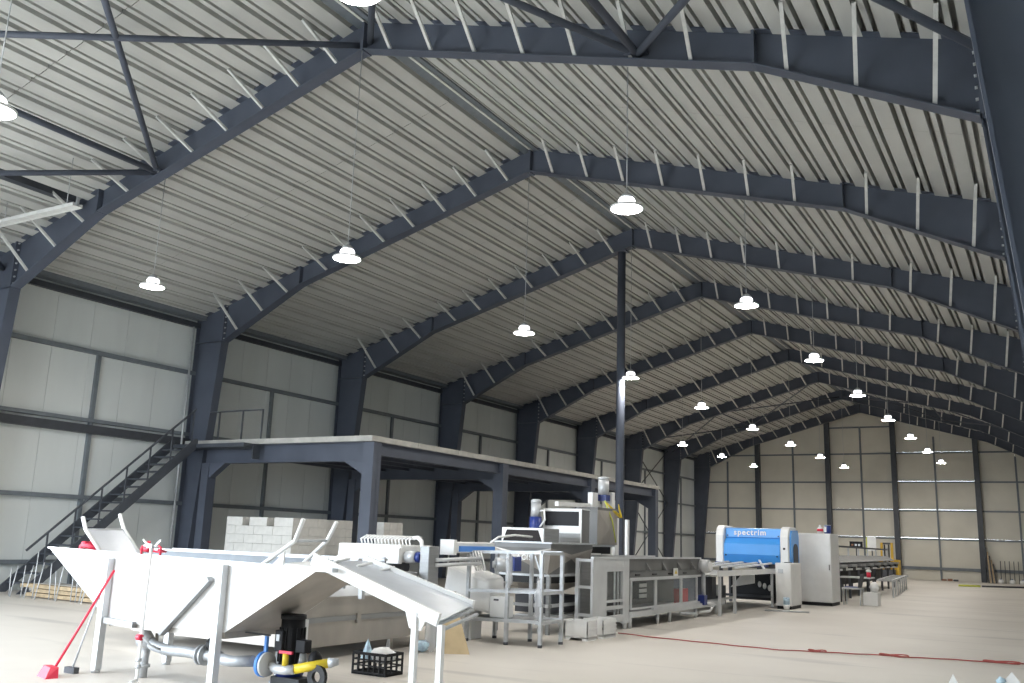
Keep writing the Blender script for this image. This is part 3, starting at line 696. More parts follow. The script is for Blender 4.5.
B().hexa([(1.55, 12.2, .48), (2.42, 12.2, .40), (2.42, 12.7, .40), (1.55, 12.7, .48), (1.62, 12.22, 1.10), (2.40, 12.22, .88), (2.40, 12.66, .93), (1.66, 12.66, 1.14)]).build('sack_body', wplas, t, .05)
B().bar((1.9, 12.45, 0), (1.9, 12.45, .46), .3, .3).build('stand_block', wplas, t)
t = thing('white_tote', 'small white tote with a hand slot on the stand shelf', 'tote', (2.55, 12.2, .36))
B().box(2.45, 2.72, 12.16, 12.4, .36, .66).build('tote_body', wplas, t, .01)
B().box(2.52, 2.60, 12.15, 12.162, .60, .625).build('hand_slot', greyd, t)
t = thing('gear_motor', 'round grey gear motor hung at the top of the stand', 'motor', (2.6, 12.4, 1.1))
B().cyl((2.50, 12.2, 1.12), (2.66, 12.36, 1.12), .10, n=18).build('motor_body', motor, t)
B().cyl((2.47, 12.17, 1.12), (2.50, 12.2, 1.12), .05, n=14).build('shaft_end', galv, t)
B().box(2.54, 2.66, 12.24, 12.36, 1.21, 1.28).build('terminal_box', motor, t)
B().box(2.66, 2.78, 12.3, 12.5, 1.03, 1.24).build('gear_case', blued, t, .01)
t = thing('film_roll_hang', 'white film strips hanging from the stand top rail', 'film', (2.2, 12.08, 1.1))
for k in range(5): B().tube([(2.12+.05*k, 12.06, 1.30), (2.18+.05*k, 12.04, 1.18), (2.27+.04*k, 12.05, 1.02)], .013, 6).build('film_strip', wplas, t)
# ------------------------------------------------------------------ folded steel hopper machine
hm = thing('folded_hopper', 'large grey stainless hopper machine with folded diamond faces', 'machine', (2, 14.5, 0))
XA, XF, YA_, YB_ = 1.52, 2.62, 13.75, 15.35
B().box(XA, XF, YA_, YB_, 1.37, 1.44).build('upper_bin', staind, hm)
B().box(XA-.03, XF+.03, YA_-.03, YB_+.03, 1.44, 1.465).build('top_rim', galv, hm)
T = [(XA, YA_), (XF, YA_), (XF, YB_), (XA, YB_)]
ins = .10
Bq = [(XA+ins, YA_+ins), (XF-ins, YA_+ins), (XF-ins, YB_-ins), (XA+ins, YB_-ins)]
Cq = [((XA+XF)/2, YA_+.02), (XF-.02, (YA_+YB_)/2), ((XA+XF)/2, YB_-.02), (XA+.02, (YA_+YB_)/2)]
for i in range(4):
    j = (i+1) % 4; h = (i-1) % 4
    B().add([(*T[i], 1.37), (*T[j], 1.37), (*Cq[i], 1.27)], [(0, 1, 2)]).build('top_facet', staind, hm)  # fold shading put into the colour, darker steel on the triangles
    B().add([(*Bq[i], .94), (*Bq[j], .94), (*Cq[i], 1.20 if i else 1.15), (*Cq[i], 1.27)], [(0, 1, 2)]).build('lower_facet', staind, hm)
    B().add([(*T[i], 1.37), (*Cq[i], 1.27), (*Cq[i], 1.20 if i else 1.15), (*Bq[i], .94), (*Cq[h], 1.20 if h else 1.15), (*Cq[h], 1.27)], [(0, 1, 2, 3), (0, 3, 4, 5)]).build('diamond_facet', tankm, hm)  # lighter steel on the diamonds, the lit folds put into the colour
B().box(XA+.04, XF-.04, YA_+.04, YB_-.04, .91, .945).build('skirt_rail', galv, hm)
B().box(XA+.1, XF-.1, YA_+.1, YB_-.1, .80, .91).build('dark_slot', blackm, hm)
B().hexa([(1.9, 14.4, .62), (2.25, 14.4, .62), (2.25, 14.8, .62), (1.9, 14.8, .62), (XA+.08, YA_+.08, .80), (XF-.08, YA_+.08, .80), (XF-.08, YB_-.08, .80), (XA+.08, YB_-.08, .80)]).build('lower_cone', tankm, hm)
for x in (XA+.06, XF-.06):
    for y_ in (YA_+.06, YB_-.06): B().bar((x, y_, 0), (x, y_, .92), .06).build('leg', stain, hm)
for z in (.45, .25):
    B().bar((XF-.06, YA_, z), (XF-.06, YB_, z), .05).build('low_rail', stainw, hm)
    B().bar((XA, YA_+.06, z), (XF, YA_+.06, z), .05).build('low_rail', stain, hm)
B().box(XA+.2, XF-.2, 14.2, 15.2, .30, .58).build('lower_box', greyd, hm)
B().box(1.9, XF-.1, 13.9, 15.2, .27, .29).build('tray', stainw, hm)
# front bin: white frame round a dark trapezoid face, turned to the washer side
FB0, FB1, FY = 1.62, 2.42, 13.85
B().box(FB0, FB1, FY, FY+.55, 1.465, 1.69).build('front_bin', wht, hm)
B().prism([(FB0+.03, 1.47), (FB1-.03, 1.47), (FB1-.10, 1.655), (FB0+.10, 1.655)], 'y', FY-.012, FY-.001).build('bin_face', binface, hm)
B().box(FB1, FB1+.01, FY+.02, FY+.55, 1.465, 1.685).build('bin_side', stain, hm)
# rear bin: white frame round a black window
RB0, RB1, RY = 1.80, 2.56, 15.0
B().box(RB0, RB1, RY, 15.34, 1.465, 2.06).build('rear_bin', wht, hm)
B().box(RB0+.04, RB1-.05, RY-.012, RY-.001, 1.76, 2.01).build('dark_window', blackp, hm)
B().box(RB0+.3, RB1-.02, RY-.01, RY-.001, 1.47, 1.63).build('lower_face', stain, hm)
B().box(RB1, RB1+.008, RY+.02, 15.32, 1.47, 2.04).build('bin_side', staind, hm)
def txt(name, s, size, loc, rot, mt, parent, ext=.002):
    c = bpy.data.curves.new(name, 'FONT'); c.body = s; c.size = size; c.extrude = ext; c.align_x = 'CENTER'; c.align_y = 'CENTER'; c.offset = size*.02; c.space_character = 1.2
    o = bpy.data.objects.new(name+'_tmp', c); COL.objects.link(o)
    bpy.context.view_layer.update()
    me = bpy.data.meshes.new_from_object(o.evaluated_get(bpy.context.evaluated_depsgraph_get()))
    bpy.data.objects.remove(o)
    q = bpy.data.objects.new(name, me); COL.objects.link(q); me.materials.append(mt)
    me.transform(Matrix.Translation(loc) @ rot.to_matrix().to_4x4() if hasattr(rot, 'to_matrix') else Matrix.Translation(loc))
    attach(q, parent); return q
from mathutils import Euler
txt('lettering', 'ACIS', .12, (2.12, 13.75, 1.205), Euler((math.pi/2, 0, 0)), wht, hm)
# stirrer motor
t = thing('stirrer_motor', 'upright grey and blue stirrer motor on the hopper machine', 'motor', (2.0, 14.45, 1.69))
B().cyl((1.75, 14.8, 1.465), (1.75, 14.8, 1.90), .11, n=18).build('blue_body', blued, t)
B().cyl((1.75, 14.8, 1.90), (1.75, 14.8, 2.14), .09, n=18).build('motor_body', motor, t)
B().lathe([(0, 0), (.095, 0), (.095, .05), (.07, .07), (0, .07)], (1.75, 14.8, 2.14), 18).build('fan_cap', galv, t)
B().tube([(1.83, 14.8, 2.0), (1.93, 14.78, 2.02), (1.95, 14.78, 1.85), (1.85, 14.77, 1.72)], .018, 6).build('cable', wplas, t)
# rear dark hopper with gantry motor
rh = thing('rear_hopper', 'tall dark grey steel hopper box behind the folded hopper', 'hopper', (1.5, 16.6, 0))
B().hexa([(1.75, 16.45, 1.45), (2.2, 16.45, 1.45), (2.2, 17.4, 1.45), (1.75, 17.4, 1.45), (1.75, 16.45, 2.15), (2.2, 16.45, 2.15), (2.2, 17.4, 2.15), (1.75, 17.4, 2.15)]).build('bin', staind, rh)
B().add([(2.2, 16.45, 1.45), (2.2, 17.4, 1.45), (2.2, 17.4, 2.1), (2.2, 16.45, 2.1), (2.26, 16.9, 1.75)], [(0,1,4), (1,2,4), (2,3,4), (3,0,4)]).build('folded_face', tankm, rh)
B().box(1.3, 2.1, 15.5, 17.3, 1.27, 1.42).build('dark_tray', blackp, rh)
B().bar((2.12, 15.4, 1.43), (2.12, 17.4, 1.43), .06, .05).build('tray_rail', stainw, rh)
B().bar((2.2, 15.2, 1.28), (2.2, 16.6, 1.27), .03, .03).build('tray_rail', wht, rh)
for x in (1.4, 1.88):
    for y_ in (15.6, 17.25): B().bar((x, y_, 0), (x, y_, 1.46), .06).build('leg', stainw, rh)
B().bar((1.75, 15.6, 2.17), (1.9, 17.2, 2.2), .08, .08).build('gantry_beam', wht, rh)
gm = thing('gantry_motor', 'upright light grey gear motor with yellow cables above the rear hopper', 'motor', (2, 17.1, 2.3))
B().cyl((2.0, 17.15, 2.42), (2.0, 17.15, 2.72), .11, n=16).build('motor_body', motor, gm)
B().lathe([(0, 0), (.115, 0), (.11, .05), (0, .07)], (2.0, 17.15, 2.72), 16).build('fan_cap', galv, gm)
B().box(1.9, 2.1, 17.05, 17.25, 2.30, 2.42).build('gear_case', blued, gm)
B().box(1.85, 1.95, 16.75, 17.0, 2.15, 2.45).build('bracket', wht, gm)
B().box(2.05, 2.15, 17.26, 17.38, 2.18, 2.48).build('bracket', wht, gm)
for k in range(3):
    B().tube([(2.05, 17.1, 2.3), (2.25, 17.2+.08*k, 2.05), (2.28, 17.35+.05*k, 1.98), (2.2, 17.45, 2.25)], .009, 6).build('cable', yel, gm)
B().tube([(2.1, 17.0, 2.3), (2.27, 17.0, 1.9), (2.3, 17.1, 1.5)], .014, 6).build('cable', grass, gm)
for k, (y_, z1) in enumerate(((17.95, 2.0), (18.6, 1.98))):
    t = thing('sheet_guard_post', ['wider', 'narrower'][k] + ' white upright guard post beside the rear hopper', 'post', (2.0, y_, 0))
    B().box(1.85, 1.91, y_, y_+.2/(k+1), 0, z1).build('post', wht, t)
# ------------------------------------------------------------------ long sorter bench
so = thing('sorter_bench', 'long grey stainless sorting bench with clear guard panels', 'sorting machine', (2.5, 18, 0))
XS = 3.05
B().box(XS-.05, XS, 14.47, 15.04, .18, 1.23).build('end_plate', stainw, so, .01)
for x in (2.75,): B().bar((x, 14.5, 0.0), (x, 14.5, 1.22), .06).build('end_post', stainw, so)
for z in (.3, .75, 1.19): B().bar((2.73, 14.5, z), (XS-.05, 14.5, z), .045).build('end_rail', stainw, so)
B().box(XS-.06, XS, 15.74, 16.02, .1, 1.24).build('end_plate', stainw, so, .01)
for z0, z1 in ((.14, .26), (.36, .42), (.48, .52), (1.0, 1.23)): B().box(XS-.045, XS-.005, 15.04, 15.74, z0, z1).build('cross_plate', stainw, so)
B().box(XS-.03, XS-.02, 15.04, 15.74, .52, 1.0).build('guard_pane', guard, so)
for y_ in (15.45, 15.6): B().bar((XS-.04, y_, .15), (XS-.04, y_, 1.0), .025).build('slim_post', galv, so)
B().box(2.72, 2.76, 14.6, 15.72, .2, 1.2).build('inner_wall', stain, so)
B().box(2.80, 2.90, 15.1, 15.35, .62, .85).build('control_box', wht, so)
# upper trough
YE = 20.0
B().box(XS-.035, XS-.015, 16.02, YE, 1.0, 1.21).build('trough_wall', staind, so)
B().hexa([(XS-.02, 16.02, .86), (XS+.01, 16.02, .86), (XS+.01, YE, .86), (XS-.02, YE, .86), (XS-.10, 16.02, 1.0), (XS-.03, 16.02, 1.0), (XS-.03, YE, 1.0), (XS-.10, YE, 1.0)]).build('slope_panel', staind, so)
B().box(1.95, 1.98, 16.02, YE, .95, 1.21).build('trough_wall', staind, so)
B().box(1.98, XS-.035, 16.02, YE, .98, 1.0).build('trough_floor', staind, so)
B().bar((XS-.02, 14.47, 1.235), (XS-.02, YE, 1.225), .06, .03).build('top_rail', stainw, so)
B().bar((1.97, 15.5, 1.235), (1.97, YE, 1.225), .05, .03).build('top_rail', stainw, so)
for k in range(4):
    y_ = 16.85 + k*.85
    B().prism([(XS-.012, 1.0), (XS-.012, 1.15), (XS-.01, 1.15), (XS+.09, 1.0)], 'y', y_-.02, y_+.02).build('divider', staind, so)
    B().box(XS-.005, XS+.012, y_-.55, y_-.35, .915, .94).build('slot', blackm, so)
B().box(XS+.011, XS+.02, 18.25, 18.5, .88, 1.03).build('warning_label', wht, so)
B().prism([(18.30, .92), (18.45, .92), (18.375, 1.0)], 'x', XS+.02, XS+.023).build('warning_triangle', yel, so)
B().bar((XS, 16.02, .86), (XS, YE, .86), .04).build('guard_rail', stainw, so)
PY = [16.06, 17.30, 18.72, 19.72]
for i in range(3):
    a, b = PY[i], PY[i+1]
    f = B().bar((XS, a+.03, .33), (XS, a+.03, .84), .035).bar((XS, b-.03, .33), (XS, b-.03, .84), .035).bar((XS, a+.03, .84), (XS, b-.03, .84), .035).bar((XS, a+.03, .33), (XS, b-.03, .33), .035).build('guard_frame', stainw, so)
    B().box(XS-.006, XS+.002, a+.045, b-.045, .345, .825).build('guard_pane', guard, f)
B().box(2.3, XS-.05, 16.06, 19.9, .26, .29).build('shade_tray', stain, so)  # added to block the lit floor so the under-bench stays dark
B().box(2.2, 2.3, 16.1, 20.35, .05, .95).build('inner_wall', staind, so)  # carried down in darker steel to deepen the shade under the bench
B().box(2.5, 2.62, 17.5, 17.9, .42, .75).build('switch_panel', blackp, so)
for k in range(3): B().box(2.622, 2.64, 17.52, 17.88, .45+.1*k, .52+.1*k).build('switch_plate', wht, so)
B().box(2.85, 2.97, 18.85, 19.38, .32, .60).build('red_box', redbox, so, label='bright red box behind the guard panel')
B().bar((XS+.02, 16.0, .24), (XS+.02, 21.5, .24), .07, .09).build('base_rail', stainw, so)
B().bar((XS+.06, 17.0, .30), (XS-.1, 22.8, .30), .05).build('base_rail', stainw, so)
for y_ in (16.05, 17.4, 18.05, 19.6, 21.0):
    B().cyl((XS, y_, 0), (XS, y_, .24), .03, .045, n=10).build('leg', stainw, so)
for y_ in (14.6, 15.9): B().cyl((XS-.04, y_, 0), (XS-.04, y_, .18), .035, .05, n=10).build('leg', stainw, so)
for y_ in (16.3, 19.5): B().cyl((2.1, y_, 0), (2.1, y_, .3), .035, n=10).build('leg', stainw, so)
B().cyl((XS+.02, 18.6, .14), (XS+.25, 19.0, .12), .03, n=10).build('drain_valve', galv, so)
t = thing('drive_motor', 'round grey drive motor at the far end of the sorting bench', 'motor', (XS, 19.95, 1))
B().cyl((XS-.1, 20.0, 1.06), (XS+.18, 20.0, 1.06), .14, n=18).build('motor_body', motor, t)
B().cyl((XS+.18, 20.0, 1.06), (XS+.22, 20.0, 1.06), .10, n=18).build('motor_end', wht, t)
B().cyl((XS+.05, 20.0, .40), (XS+.05, 20.0, .94), .045, n=12).build('column', galv, t)
B().box(XS-.05, XS+.1, 19.9, 20.1, .25, .45).build('blue_valve', blued, t)
B().tube([(XS+.05, 20.05, .3), (XS+.2, 20.3, .25), (XS+.15, 20.1, .12), (XS, 19.8, .1)], .03, 8).build('hose', wplas, t)
# ------------------------------------------------------------------ infeed table before the blue machine
it = thing('infeed_table', 'white-framed infeed table with slanted lane bars before the blue machine', 'conveyor', (2.7, 22.8, 0))
for x in (1.6, 3.3): B().bar((x, 20.4, .90), (x, 25.2, .90), .05, .12).build('side_beam', wht, it)
B().box(1.62, 3.28, 20.5, 25.2, .84, .86).build('bed', stain, it)
for x, y_ in ((3.3, 20.5), (3.3, 21.6), (1.6, 20.5), (1.6, 22.5), (3.3, 24.9), (1.6, 24.9)): B().bar((x, y_, 0), (x, y_, .86), .06).build('leg', stainw, it)
for k in range(4): B().bar((1.75+.35*k, 23.4, .98), (2.15+.38*k, 24.9, 1.10), .07, .04).build('lane_bar', wht, it)
B().bar((3.3, 24.2, .95), (2.9, 25.2, 1.16), .05, .04).build('lane_bar', wht, it)
B().bar((1.65, 22.0, .95), (2.0, 22.6, 1.1), .06, .03).build('lane_bar', wht, it)
for k in range(3): B().box(1.75+.5*k, 2.1+.5*k, 25.0, 25.4, 1.0, 1.09).build('blue_lane_block', blued, it)
B().box(1.5, 2.0, 20.8, 21.2, 1.02, 1.10).build('blue_lane_block', blued, it)
B().box(1.8, 2.9, 21.2, 21.5, .15, .80).build('dark_cover', greyd, it)
B().hexa([(2.6, 23.6, .5), (3.2, 23.6, .62), (3.2, 23.65, .62), (2.6, 23.65, .5), (2.9, 23.6, .84), (3.2, 23.6, .84), (3.2, 23.65, .84), (2.9, 23.65, .84)]).build('side_chute', wht, it)
B().box(2.0, 2.6, 22.6, 23.2, .1, .55).build('dark_drive', greyd, it)
B().cyl((2.4, 22.4, .45), (2.65, 22.4, .45), .12, n=14).build('drive_motor', motor, it)
B().bar((1.6, 24.9, .25), (3.3, 24.9, .25), .06).build('low_rail', greyd, it)
B().tube([(3.2, 25.1, .85), (3.25, 25.2, .6), (3.3, 25.1, .3), (3.25, 25.3, .1)], .05, 8).build('cable_duct', blackp, it)
for k in range(3): B().blob((2.95+.13*k, 25.0, .55-.04*k), .05, .05, .08, 8, 6).build('white_clip', wht, it)
# ------------------------------------------------------------------ blue grading machine
bl = thing('grading_machine', 'bright blue grading machine hood with white end caps', 'grading machine', (2.65, 26, 0))
def cap(x0, x1, nm):
    p = [(25.42, 1.06), (25.42, 1.80), (25.50, 1.98), (25.66, 2.06), (26.35, 2.06), (26.5, 1.9), (26.5, 1.06)]
    B().prism(p, 'x', x0, x1).build(nm, wht, bl, .03)
cap(1.64, 1.86, 'end_cap'); cap(3.40, 3.62, 'end_cap')
B().prism([(25.66, 1.06), (25.66, 1.98), (26.3, 2.02), (26.45, 1.85), (26.45, 1.06)], 'x', 1.86, 3.40).build('core', bluep, bl)
B().hexa([(1.87, 25.60, 1.76), (3.39, 25.60, 1.76), (3.39, 25.66, 1.76), (1.87, 25.66, 1.76), (1.87, 25.62, 1.99), (3.39, 25.62, 1.99), (3.39, 25.68, 2.0), (1.87, 25.68, 2.0)]).build('upper_panel', bluep, bl)
B().prism([(25.64, 1.755), (25.46, 1.58), (25.41, 1.30), (25.47, 1.08), (25.64, 1.08)], 'x', 1.87, 3.39).build('lower_panel', bluep, bl)
for x in (1.93, 3.32): 
    B().cyl((x, 25.59, 1.80), (x, 25.61, 1.80), .018, n=8).build('latch', blackp, bl)
    B().cyl((x, 25.40, 1.27), (x, 25.43, 1.27), .022, n=8).build('latch', blackp, bl)
B().cyl((3.51, 25.40, 1.48), (3.51, 25.43, 1.48), .03, n=10).build('stop_button', blackp, bl)
txt('lettering', 'spectrim', .21, (2.55, 25.595, 1.885), Euler((math.pi/2-.05, 0, 0)), wht, bl, .004)
ar = [(25.78, 1.08), (25.78, 1.45)] + [(26.02-.24*math.cos(a), 1.45+.17*math.sin(a)) for a in (math.pi*k/8 for k in range(1, 8))] + [(26.26, 1.45), (26.26, 1.08)]
B().prism([(25.56, 1.07), (25.56, 1.78), (25.68, 1.96), (26.33, 1.98), (26.44, 1.84), (26.44, 1.07)], 'x', 3.62, 3.66).build('side_panel', bluep, bl)
B().prism(ar, 'x', 3.66, 3.68).build('side_door', greyd, bl)
B().box(1.7, 3.6, 25.5, 26.45, .95, 1.06).build('base_frame', greyd, bl)
for x in (1.75, 3.55):
    for y_ in (25.55, 26.4): B().bar((x, y_, 0), (x, y_, .95), .08).build('leg', greyd, bl)
B().box(1.9, 3.3, 25.9, 26.3, .1, .8).build('drive_case', blackp, bl)
# cabinets
t = thing('control_cabinet', 'tall pale grey control cabinet right of the blue machine', 'cabinet', (4.1, 27.3, 0))
B().box(3.50, 4.42, 26.85, 27.95, .09, 1.93).build('body', cab, t, .012)
B().box(3.52, 4.40, 26.83, 26.85, .12, 1.90).build('door', cab, t, .006)
B().box(3.52, 4.40, 26.88, 27.92, 0, .09).build('plinth', blackp, t)
B().box(4.36, 4.38, 26.80, 26.83, .95, 1.1).build('handle', greyd, t)
t = thing('small_cabinet', 'low white electrical cabinet before the tall grey cabinet', 'cabinet', (3.6, 25, 0))
B().box(3.55, 3.94, 24.3, 25.38, .08, 1.13).build('body', wht, t, .012)
B().box(3.57, 3.92, 24.28, 24.3, .12, 1.10).build('door', wht, t)
B().box(3.57, 3.92, 24.33, 25.35, 0, .08).build('plinth', blackp, t)
B().box(3.63, 3.75, 24.27, 24.28, .88, .98).build('display', motor, t)
B().box(3.68, 3.8, 24.7, 25.0, 1.13, 1.15).build('cable_gland', greyd, t)
o = thing('paint_can', 'blue and white container on the floor by the small cabinet', 'container', (3.86, 24.1, 0))
B().cyl((3.86, 24.1, 0), (3.86, 24.1, .13), .06, .09, n=14).build('funnel', wplas, o)
B().cyl((3.86, 24.1, .13), (3.86, 24.1, .30), .075, n=14).build('bottle', MATS['blue_print_bag'], o)
o = tag(B().cyl((3.55, 23.2, .02), (4.55, 23.45, .02), .02, n=8).build('floor_tube', galv), 'thin steel tube lying on the floor by the small cabinet', 'tube')
t = thing('spray_bottle', 'white bottle with red label on top of the tall cabinet', 'bottle', (4.15, 27, 1.93))
B().lathe([(0, 0), (.08, 0), (.08, .14), (.03, .19), (.03, .23), (0, .23)], (4.12, 27.0, 1.93), 14).build('bottle', wplas, t)
B().cyl((4.12, 27.0, 1.99), (4.12, 27.0, 2.06), .084, n=14).build('label_band', red, t)
t = thing('tin_can', 'blue and white tin on top of the tall cabinet corner', 'tin', (4.3, 27.05, 1.93))
B().cyl((4.31, 27.05, 1.93), (4.31, 27.05, 2.15), .09, n=16).build('tin', blued, t)
B().cyl((4.31, 27.05, 2.15), (4.31, 27.05, 2.17), .092, n=16).build('lid', galv, t)
B().box(4.24, 4.30, 26.955, 26.965, 1.97, 2.12).build('paper_label', wht, t)
t = thing('white_box', 'small white carton on top of the tall cabinet', 'box', (4.2, 27.3, 1.93))
B().box(4.1, 4.3, 27.25, 27.45, 1.93, 2.08).build('carton', wht, t, .005)
# ------------------------------------------------------------------ rear sorting line
rl = thing('rear_sorter', 'grey rear sorting line of lanes beyond the tall cabinet', 'conveyor', (3.2, 36, 0))
for k in range(8):
    y_ = 30 + k*2
    for x in (2.2, 4.0-.06*k): B().bar((x, y_, 0), (x, y_, 1.0), .07).build('leg', greyd, rl)
    B().box(2.2, 4.1-.06*k, y_-.05, y_+.9, .98, 1.06).build('cup_lane', stain, rl)
    B().box(4.0-.06*k, 4.12-.06*k, y_, y_+.5, .88, .98).build('lane_end', blackp, rl)
    B().bar((3.2, y_, 1.06), (3.2, y_, 1.62), .05).build('upright', galv, rl)
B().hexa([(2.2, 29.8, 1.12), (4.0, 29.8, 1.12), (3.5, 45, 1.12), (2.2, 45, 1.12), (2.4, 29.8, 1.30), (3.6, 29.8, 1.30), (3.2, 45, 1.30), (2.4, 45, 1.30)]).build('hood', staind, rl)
B().bar((3.2, 29.8, 1.64), (3.2, 45, 1.58), .08, .06).build('overhead_rail', greyd, rl)
B().bar((4.1, 29.8, .92), (3.6, 45, .86), .05, .06).build('side_beam', stainw, rl)
B().box(2.4, 3.1, 30, 44, .30, .75).build('drive_case', blackp, rl)
mo = thing('monitor', 'flat dark monitor mounted over the rear sorting line', 'monitor', (2.8, 40, 1.6))
B().box(2.53, 3.03, 39.98, 40.03, 1.60, 1.86).build('screen', blackp, mo)
B().box(2.76, 2.80, 40.0, 40.04, 1.3, 1.60).build('bracket', greyd, mo)
for k in range(3): B().box(2.60+.13*k, 2.68+.13*k, 39.972, 39.98, 1.68, 1.76).build('panel_display', brown if k == 0 else motor, mo)
t = thing('notice_board', 'white sheet standing above the rear sorting line', 'board', (2.7, 44, 1.5))
B().box(2.55, 2.92, 44.0, 44.03, 1.50, 2.12).build('sheet', wht, t)
B().box(2.50, 2.55, 44.0, 44.03, 1.40, 2.10).build('edge_strip', grass, t)
B().bar((2.74, 44.02, 1.28), (2.74, 44.02, 1.52), .05).build('support', greyd, t)
fk = thing('stacker_truck', 'yellow stacker truck parked before the far gable wall', 'stacker', (2.2, 52, 0))
for x in (1.93, 2.42): B().box(x-.06, x+.06, 51.95, 52.1, .1, 1.95).build('mast_upright', forky, fk)
B().box(1.93, 2.42, 51.98, 52.06, 1.86, 1.95).build('mast_top', greyd, fk)
for x in (2.08, 2.28): B().box(x-.03, x+.03, 51.9, 52.0, .2, 1.85).build('mast_rail', blackp, fk)
B().box(1.72, 2.70, 52.1, 52.9, .25, 1.10).build('body', forky, fk, .05)
B().box(1.85, 2.55, 51.6, 52.1, .12, .6).build('battery_case', greyd, fk)
B().cyl((2.18, 52.0, .2), (2.18, 52.0, 1.7), .04, n=8).build('lift_cylinder', galv, fk)
for x in (1.8, 2.6): B().cyl((x-.05, 52.6, .14), (x+.05, 52.6, .14), .14, n=14).build('wheel', blackm, fk)
for x in (2.0, 2.36): B().box(x-.06, x+.06, 50.9, 51.7, .05, .1).build('fork', greyd, fk)
# workplace behind the tall cabinet
wt = thing('work_table', 'small grey work table beside the tall cabinet', 'table', (4.6, 29.8, 0))
B().box(4.1, 5.0, 29.4, 30.2, .70, .74).build('top', motor, wt)
for x in (4.15, 4.95):
    for y_ in (29.45, 30.15): B().bar((x, y_, 0), (x, y_, .70), .04).build('leg', greyd, wt)
c = thing('office_chair', 'grey four-legged chair with dark backrest by the tall cabinet', 'chair', (4.7, 28.3, 0))
for x in (4.48, 4.92):
    for y_ in (28.05, 28.5): B().bar((x, y_, 0), (x+(.03 if x > 4.7 else -.0), y_, .45), .03).build('leg', galv, c)
B().box(4.45, 4.93, 28.0, 28.52, .43, .48).build('seat', motor, c, .015)
B().hexa([(4.86, 28.05, .46), (4.90, 28.05, .46), (4.90, 28.48, .46), (4.86, 28.48, .46), (4.96, 28.05, .86), (5.0, 28.05, .86), (5.0, 28.48, .86), (4.96, 28.48, .86)]).build('backrest', greyd, c)
B().box(4.5, 4.85, 28.1, 28.45, .48, .50).build('folded_cloth', blued, c)
o = thing('white_carton', 'white box on the floor right of the grey chair', 'box', (5.1, 28.4, 0))
B().box(4.97, 5.36, 28.25, 28.75, 0, .36).build('carton', wht, o, .01)
o = thing('white_bag', 'crumpled white bag on the white box', 'bag', (5.25, 28.5, .36))
B().blob((5.24, 28.5, .50), .13, .12, .15, 10, 8, .14).build('bag', wplas, o)
o = thing('red_canister', 'red and white canister standing on the work table', 'canister', (4.98, 29.5, .74))
B().cyl((4.93, 29.55, .74), (4.93, 29.55, .90), .06, n=12).build('body', red, o); B().blob((4.93, 29.55, .92), .08, .07, .05, 8, 6, .1).build('cap', wplas, o)
tb = thing('pallet_frame', 'low tangle of grey steel stands behind the work table', 'stand', (4.3, 38, 0))
for k in range(7):
    y_ = 34 + k*1.3; x = 4.95 - .1*k
    B().bar((x, y_, 0), (x, y_, .55), .05).build('leg', galv, tb)
    B().bar((x-.5, y_, .55), (x+.1, y_, .55), .05).build('cross_rail', galv, tb)
B().bar((4.95, 33.9, .56), (4.35, 41.9, .56), .05).build('side_rail', stainw, tb)
B().bar((4.5, 33.9, .56), (3.9, 41.9, .56), .05).build('side_rail', stainw, tb)
# ------------------------------------------------------------------ floor things
for k, (x0, x1, y0, y1, lb) in enumerate(((3.06, 3.46, 13.42, 13.75, 'white ribbed plastic tote on the floor, nearer of the pair'), (3.15, 3.48, 13.95, 14.45, 'white ribbed plastic tote on the floor, farther of the pair'))):
    t = thing('plastic_tote', lb, 'tote', (x0, y0, 0), 'white totes on the floor')
    B().prism([(x0, .04), (x0, .30), (x1, .30), (x1, .04), (x1-.03, .0), (x1-.08, .0), (x1-.12, .05), (x0+.12, .05), (x0+.08, 0), (x0+.03, 0)], 'y', y0, y0+.015).build('front_wall', wplas, t)
    B().prism([(x0, .04), (x0, .30), (x1, .30), (x1, .04), (x1-.03, .0), (x0+.03, 0)], 'y', y1-.015, y1).build('back_wall', wplas, t)
    for x in (x0, x1-.015): B().box(x, x+.015, y0, y1, .0, .30).build('side_wall', wplas, t)
    B().box(x0, x1, y0, y1, .04, .055).build('base', wplas, t)
    for z in (.06, .12, .18, .24): B().box(x1, x1+.012, y0-.004, y1+.004, z, z+.025).build('rib', wplas, t)
    B().box(x0-.012, x1+.014, y0-.012, y0+.004, .285, .305).build('rim', wplas, t)
rp = [(3.31, 14.94), (4.13, 14.73), (4.82, 14.66), (5.5, 14.57), (6.1, 14.53), (6.63, 14.75), (7.1, 14.9), (7.42, 15.06), (7.7, 15.02), (8.1, 15.2), (8.46, 15.33), (8.97, 15.39), (9.25, 15.53), (9.9, 15.6)]
t = thing('red_hose', 'long thin red hose trailing across the concrete floor', 'hose', (6, 14.7, 0))
pts = []
for i in range(len(rp)-1):
    for k in range(6):
        u = k/6; pts.append((rp[i][0]*(1-u)+rp[i+1][0]*u, rp[i][1]*(1-u)+rp[i+1][1]*u + .02*math.sin(i*6+k), .016))
B().tube(pts, .010, 6).build('hose', redh, t)
for x, y_, r_ in ((6.6, 14.72, .13), (7.62, 15.02, .2), (9.0, 15.36, .24)):
    B().tube([(x+r_*math.cos(a), y_+.3*r_*math.sin(a), .035+.01*math.sin(2*a)) for a in (k*2*math.pi/12 for k in range(15))], .010, 6).build('loop', redh, t)
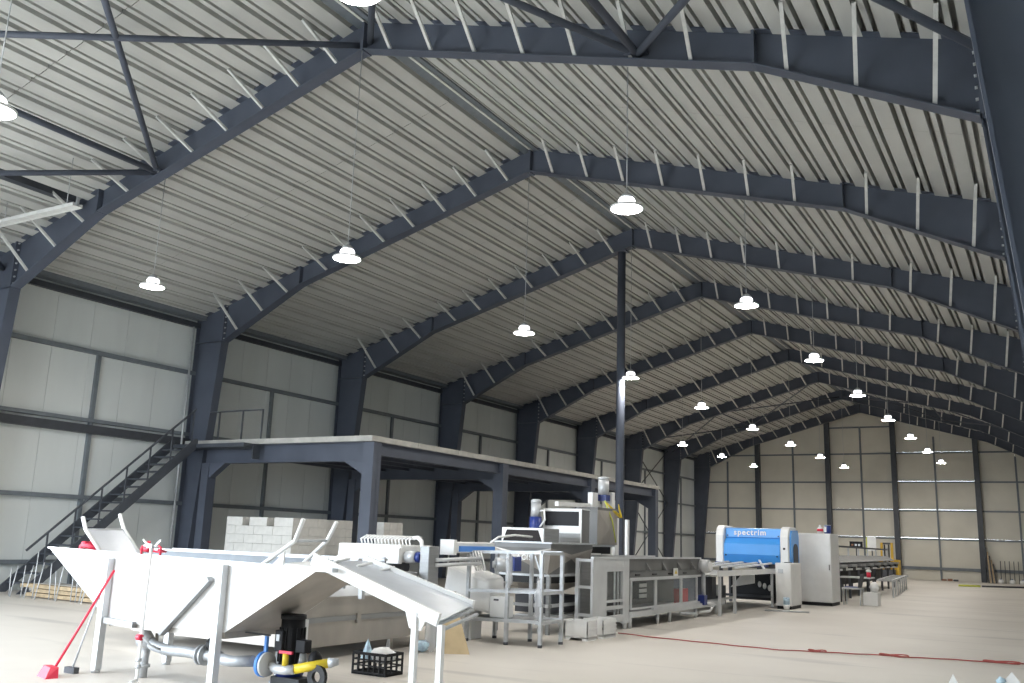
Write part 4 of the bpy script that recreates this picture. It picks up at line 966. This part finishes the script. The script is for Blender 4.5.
# loose white film at the bottom right
for k, (x, y_, h, lb) in enumerate(((8.62, 12.55, .12, 'small white scrap of plastic standing at the bottom edge'), (9.2, 12.95, .16, 'white and blue plastic scrap in the bottom right corner'))):
    t = thing('plastic_scrap', lb, 'scrap', (x, y_, 0))
    B().add([(x-.06-.06*k, y_-.05, 0), (x+.06+.08*k, y_-.04, 0), (x+.05, y_+.06, 0), (x-.06, y_+.05, 0), (x+.02*k, y_, h)], [(3,2,1,0), (0,1,4), (1,2,4), (2,3,4), (3,0,4)]).build('film', wplas, t)
    if k: B().blob((x-.10, y_-.04, .05), .05, .04, .05, 8, 6, .2).build('blue_print', MATS['blue_print_bag'], t)
# along the far gable
o = tag(B().cyl((5.6, 50.0, .04), (6.5, 50.35, .04), .05, n=8).build('yellow_pole', grass), 'yellow pole lying on the floor before the far gable', 'pole')
o = tag(B().cyl((6.58, 50.42, .04), (8.6, 52.2, .04), .045, n=8).build('dark_pole', greyd), 'dark pole lying on the floor right of the yellow pole', 'pole')
for k in range(5):
    o = B().bar((6.42+.09*k, 58.5-.02*k, 0), (6.32+.08*k, 59.0, 1.9-.22*k), .07, .04).build('leaning_timber', wood if k % 2 else greyd)
    tag(o, 'dark timber leaning by the right gable column', 'timber', 'timbers leaning at the gable column')
for k in range(5):
    o = B().cyl((7.0+.22*k, 59.0, 0), (7.0+.22*k, 59.25, 1.2), .02, n=6).build('thin_stake', greyd)
    tag(o, 'thin dark stake leaning on the far gable right of the timbers', 'stake', 'thin stakes at the gable')
for k, x in enumerate((7.0, 7.55, 8.05)):
    o = thing('bright_blob', 'white blob standing for a bright spot at the gable foot, %s of three' % ['leftmost', 'middle', 'rightmost'][k], 'canister', (x, 58.6, 0), 'bright blobs')  # added white shapes for the bright spots along the gable foot
    B().lathe([(0, 0), (.13, 0), (.15, .06), (.13, .18), (.05, .22), (0, .22)], (x, 58.6, 0), 12).build('body', wplas, o)
    B().cyl((x, 58.6, .22), (x, 58.6, .26), .04, n=8).build('lid', blued, o)
for k in range(3):
    o = B().box(4.0+.3*k, 4.25+.3*k, 58.9, 59.1, 0, .09+.03*(k == 1)).build('floor_offcut', brown if k != 2 else greyd, bevel=.01)
    tag(o, 'reddish offcut at the foot of the far gable' if k != 2 else 'dark offcut at the foot of the far gable', 'offcut', 'offcuts at the gable foot' if k != 2 else None)
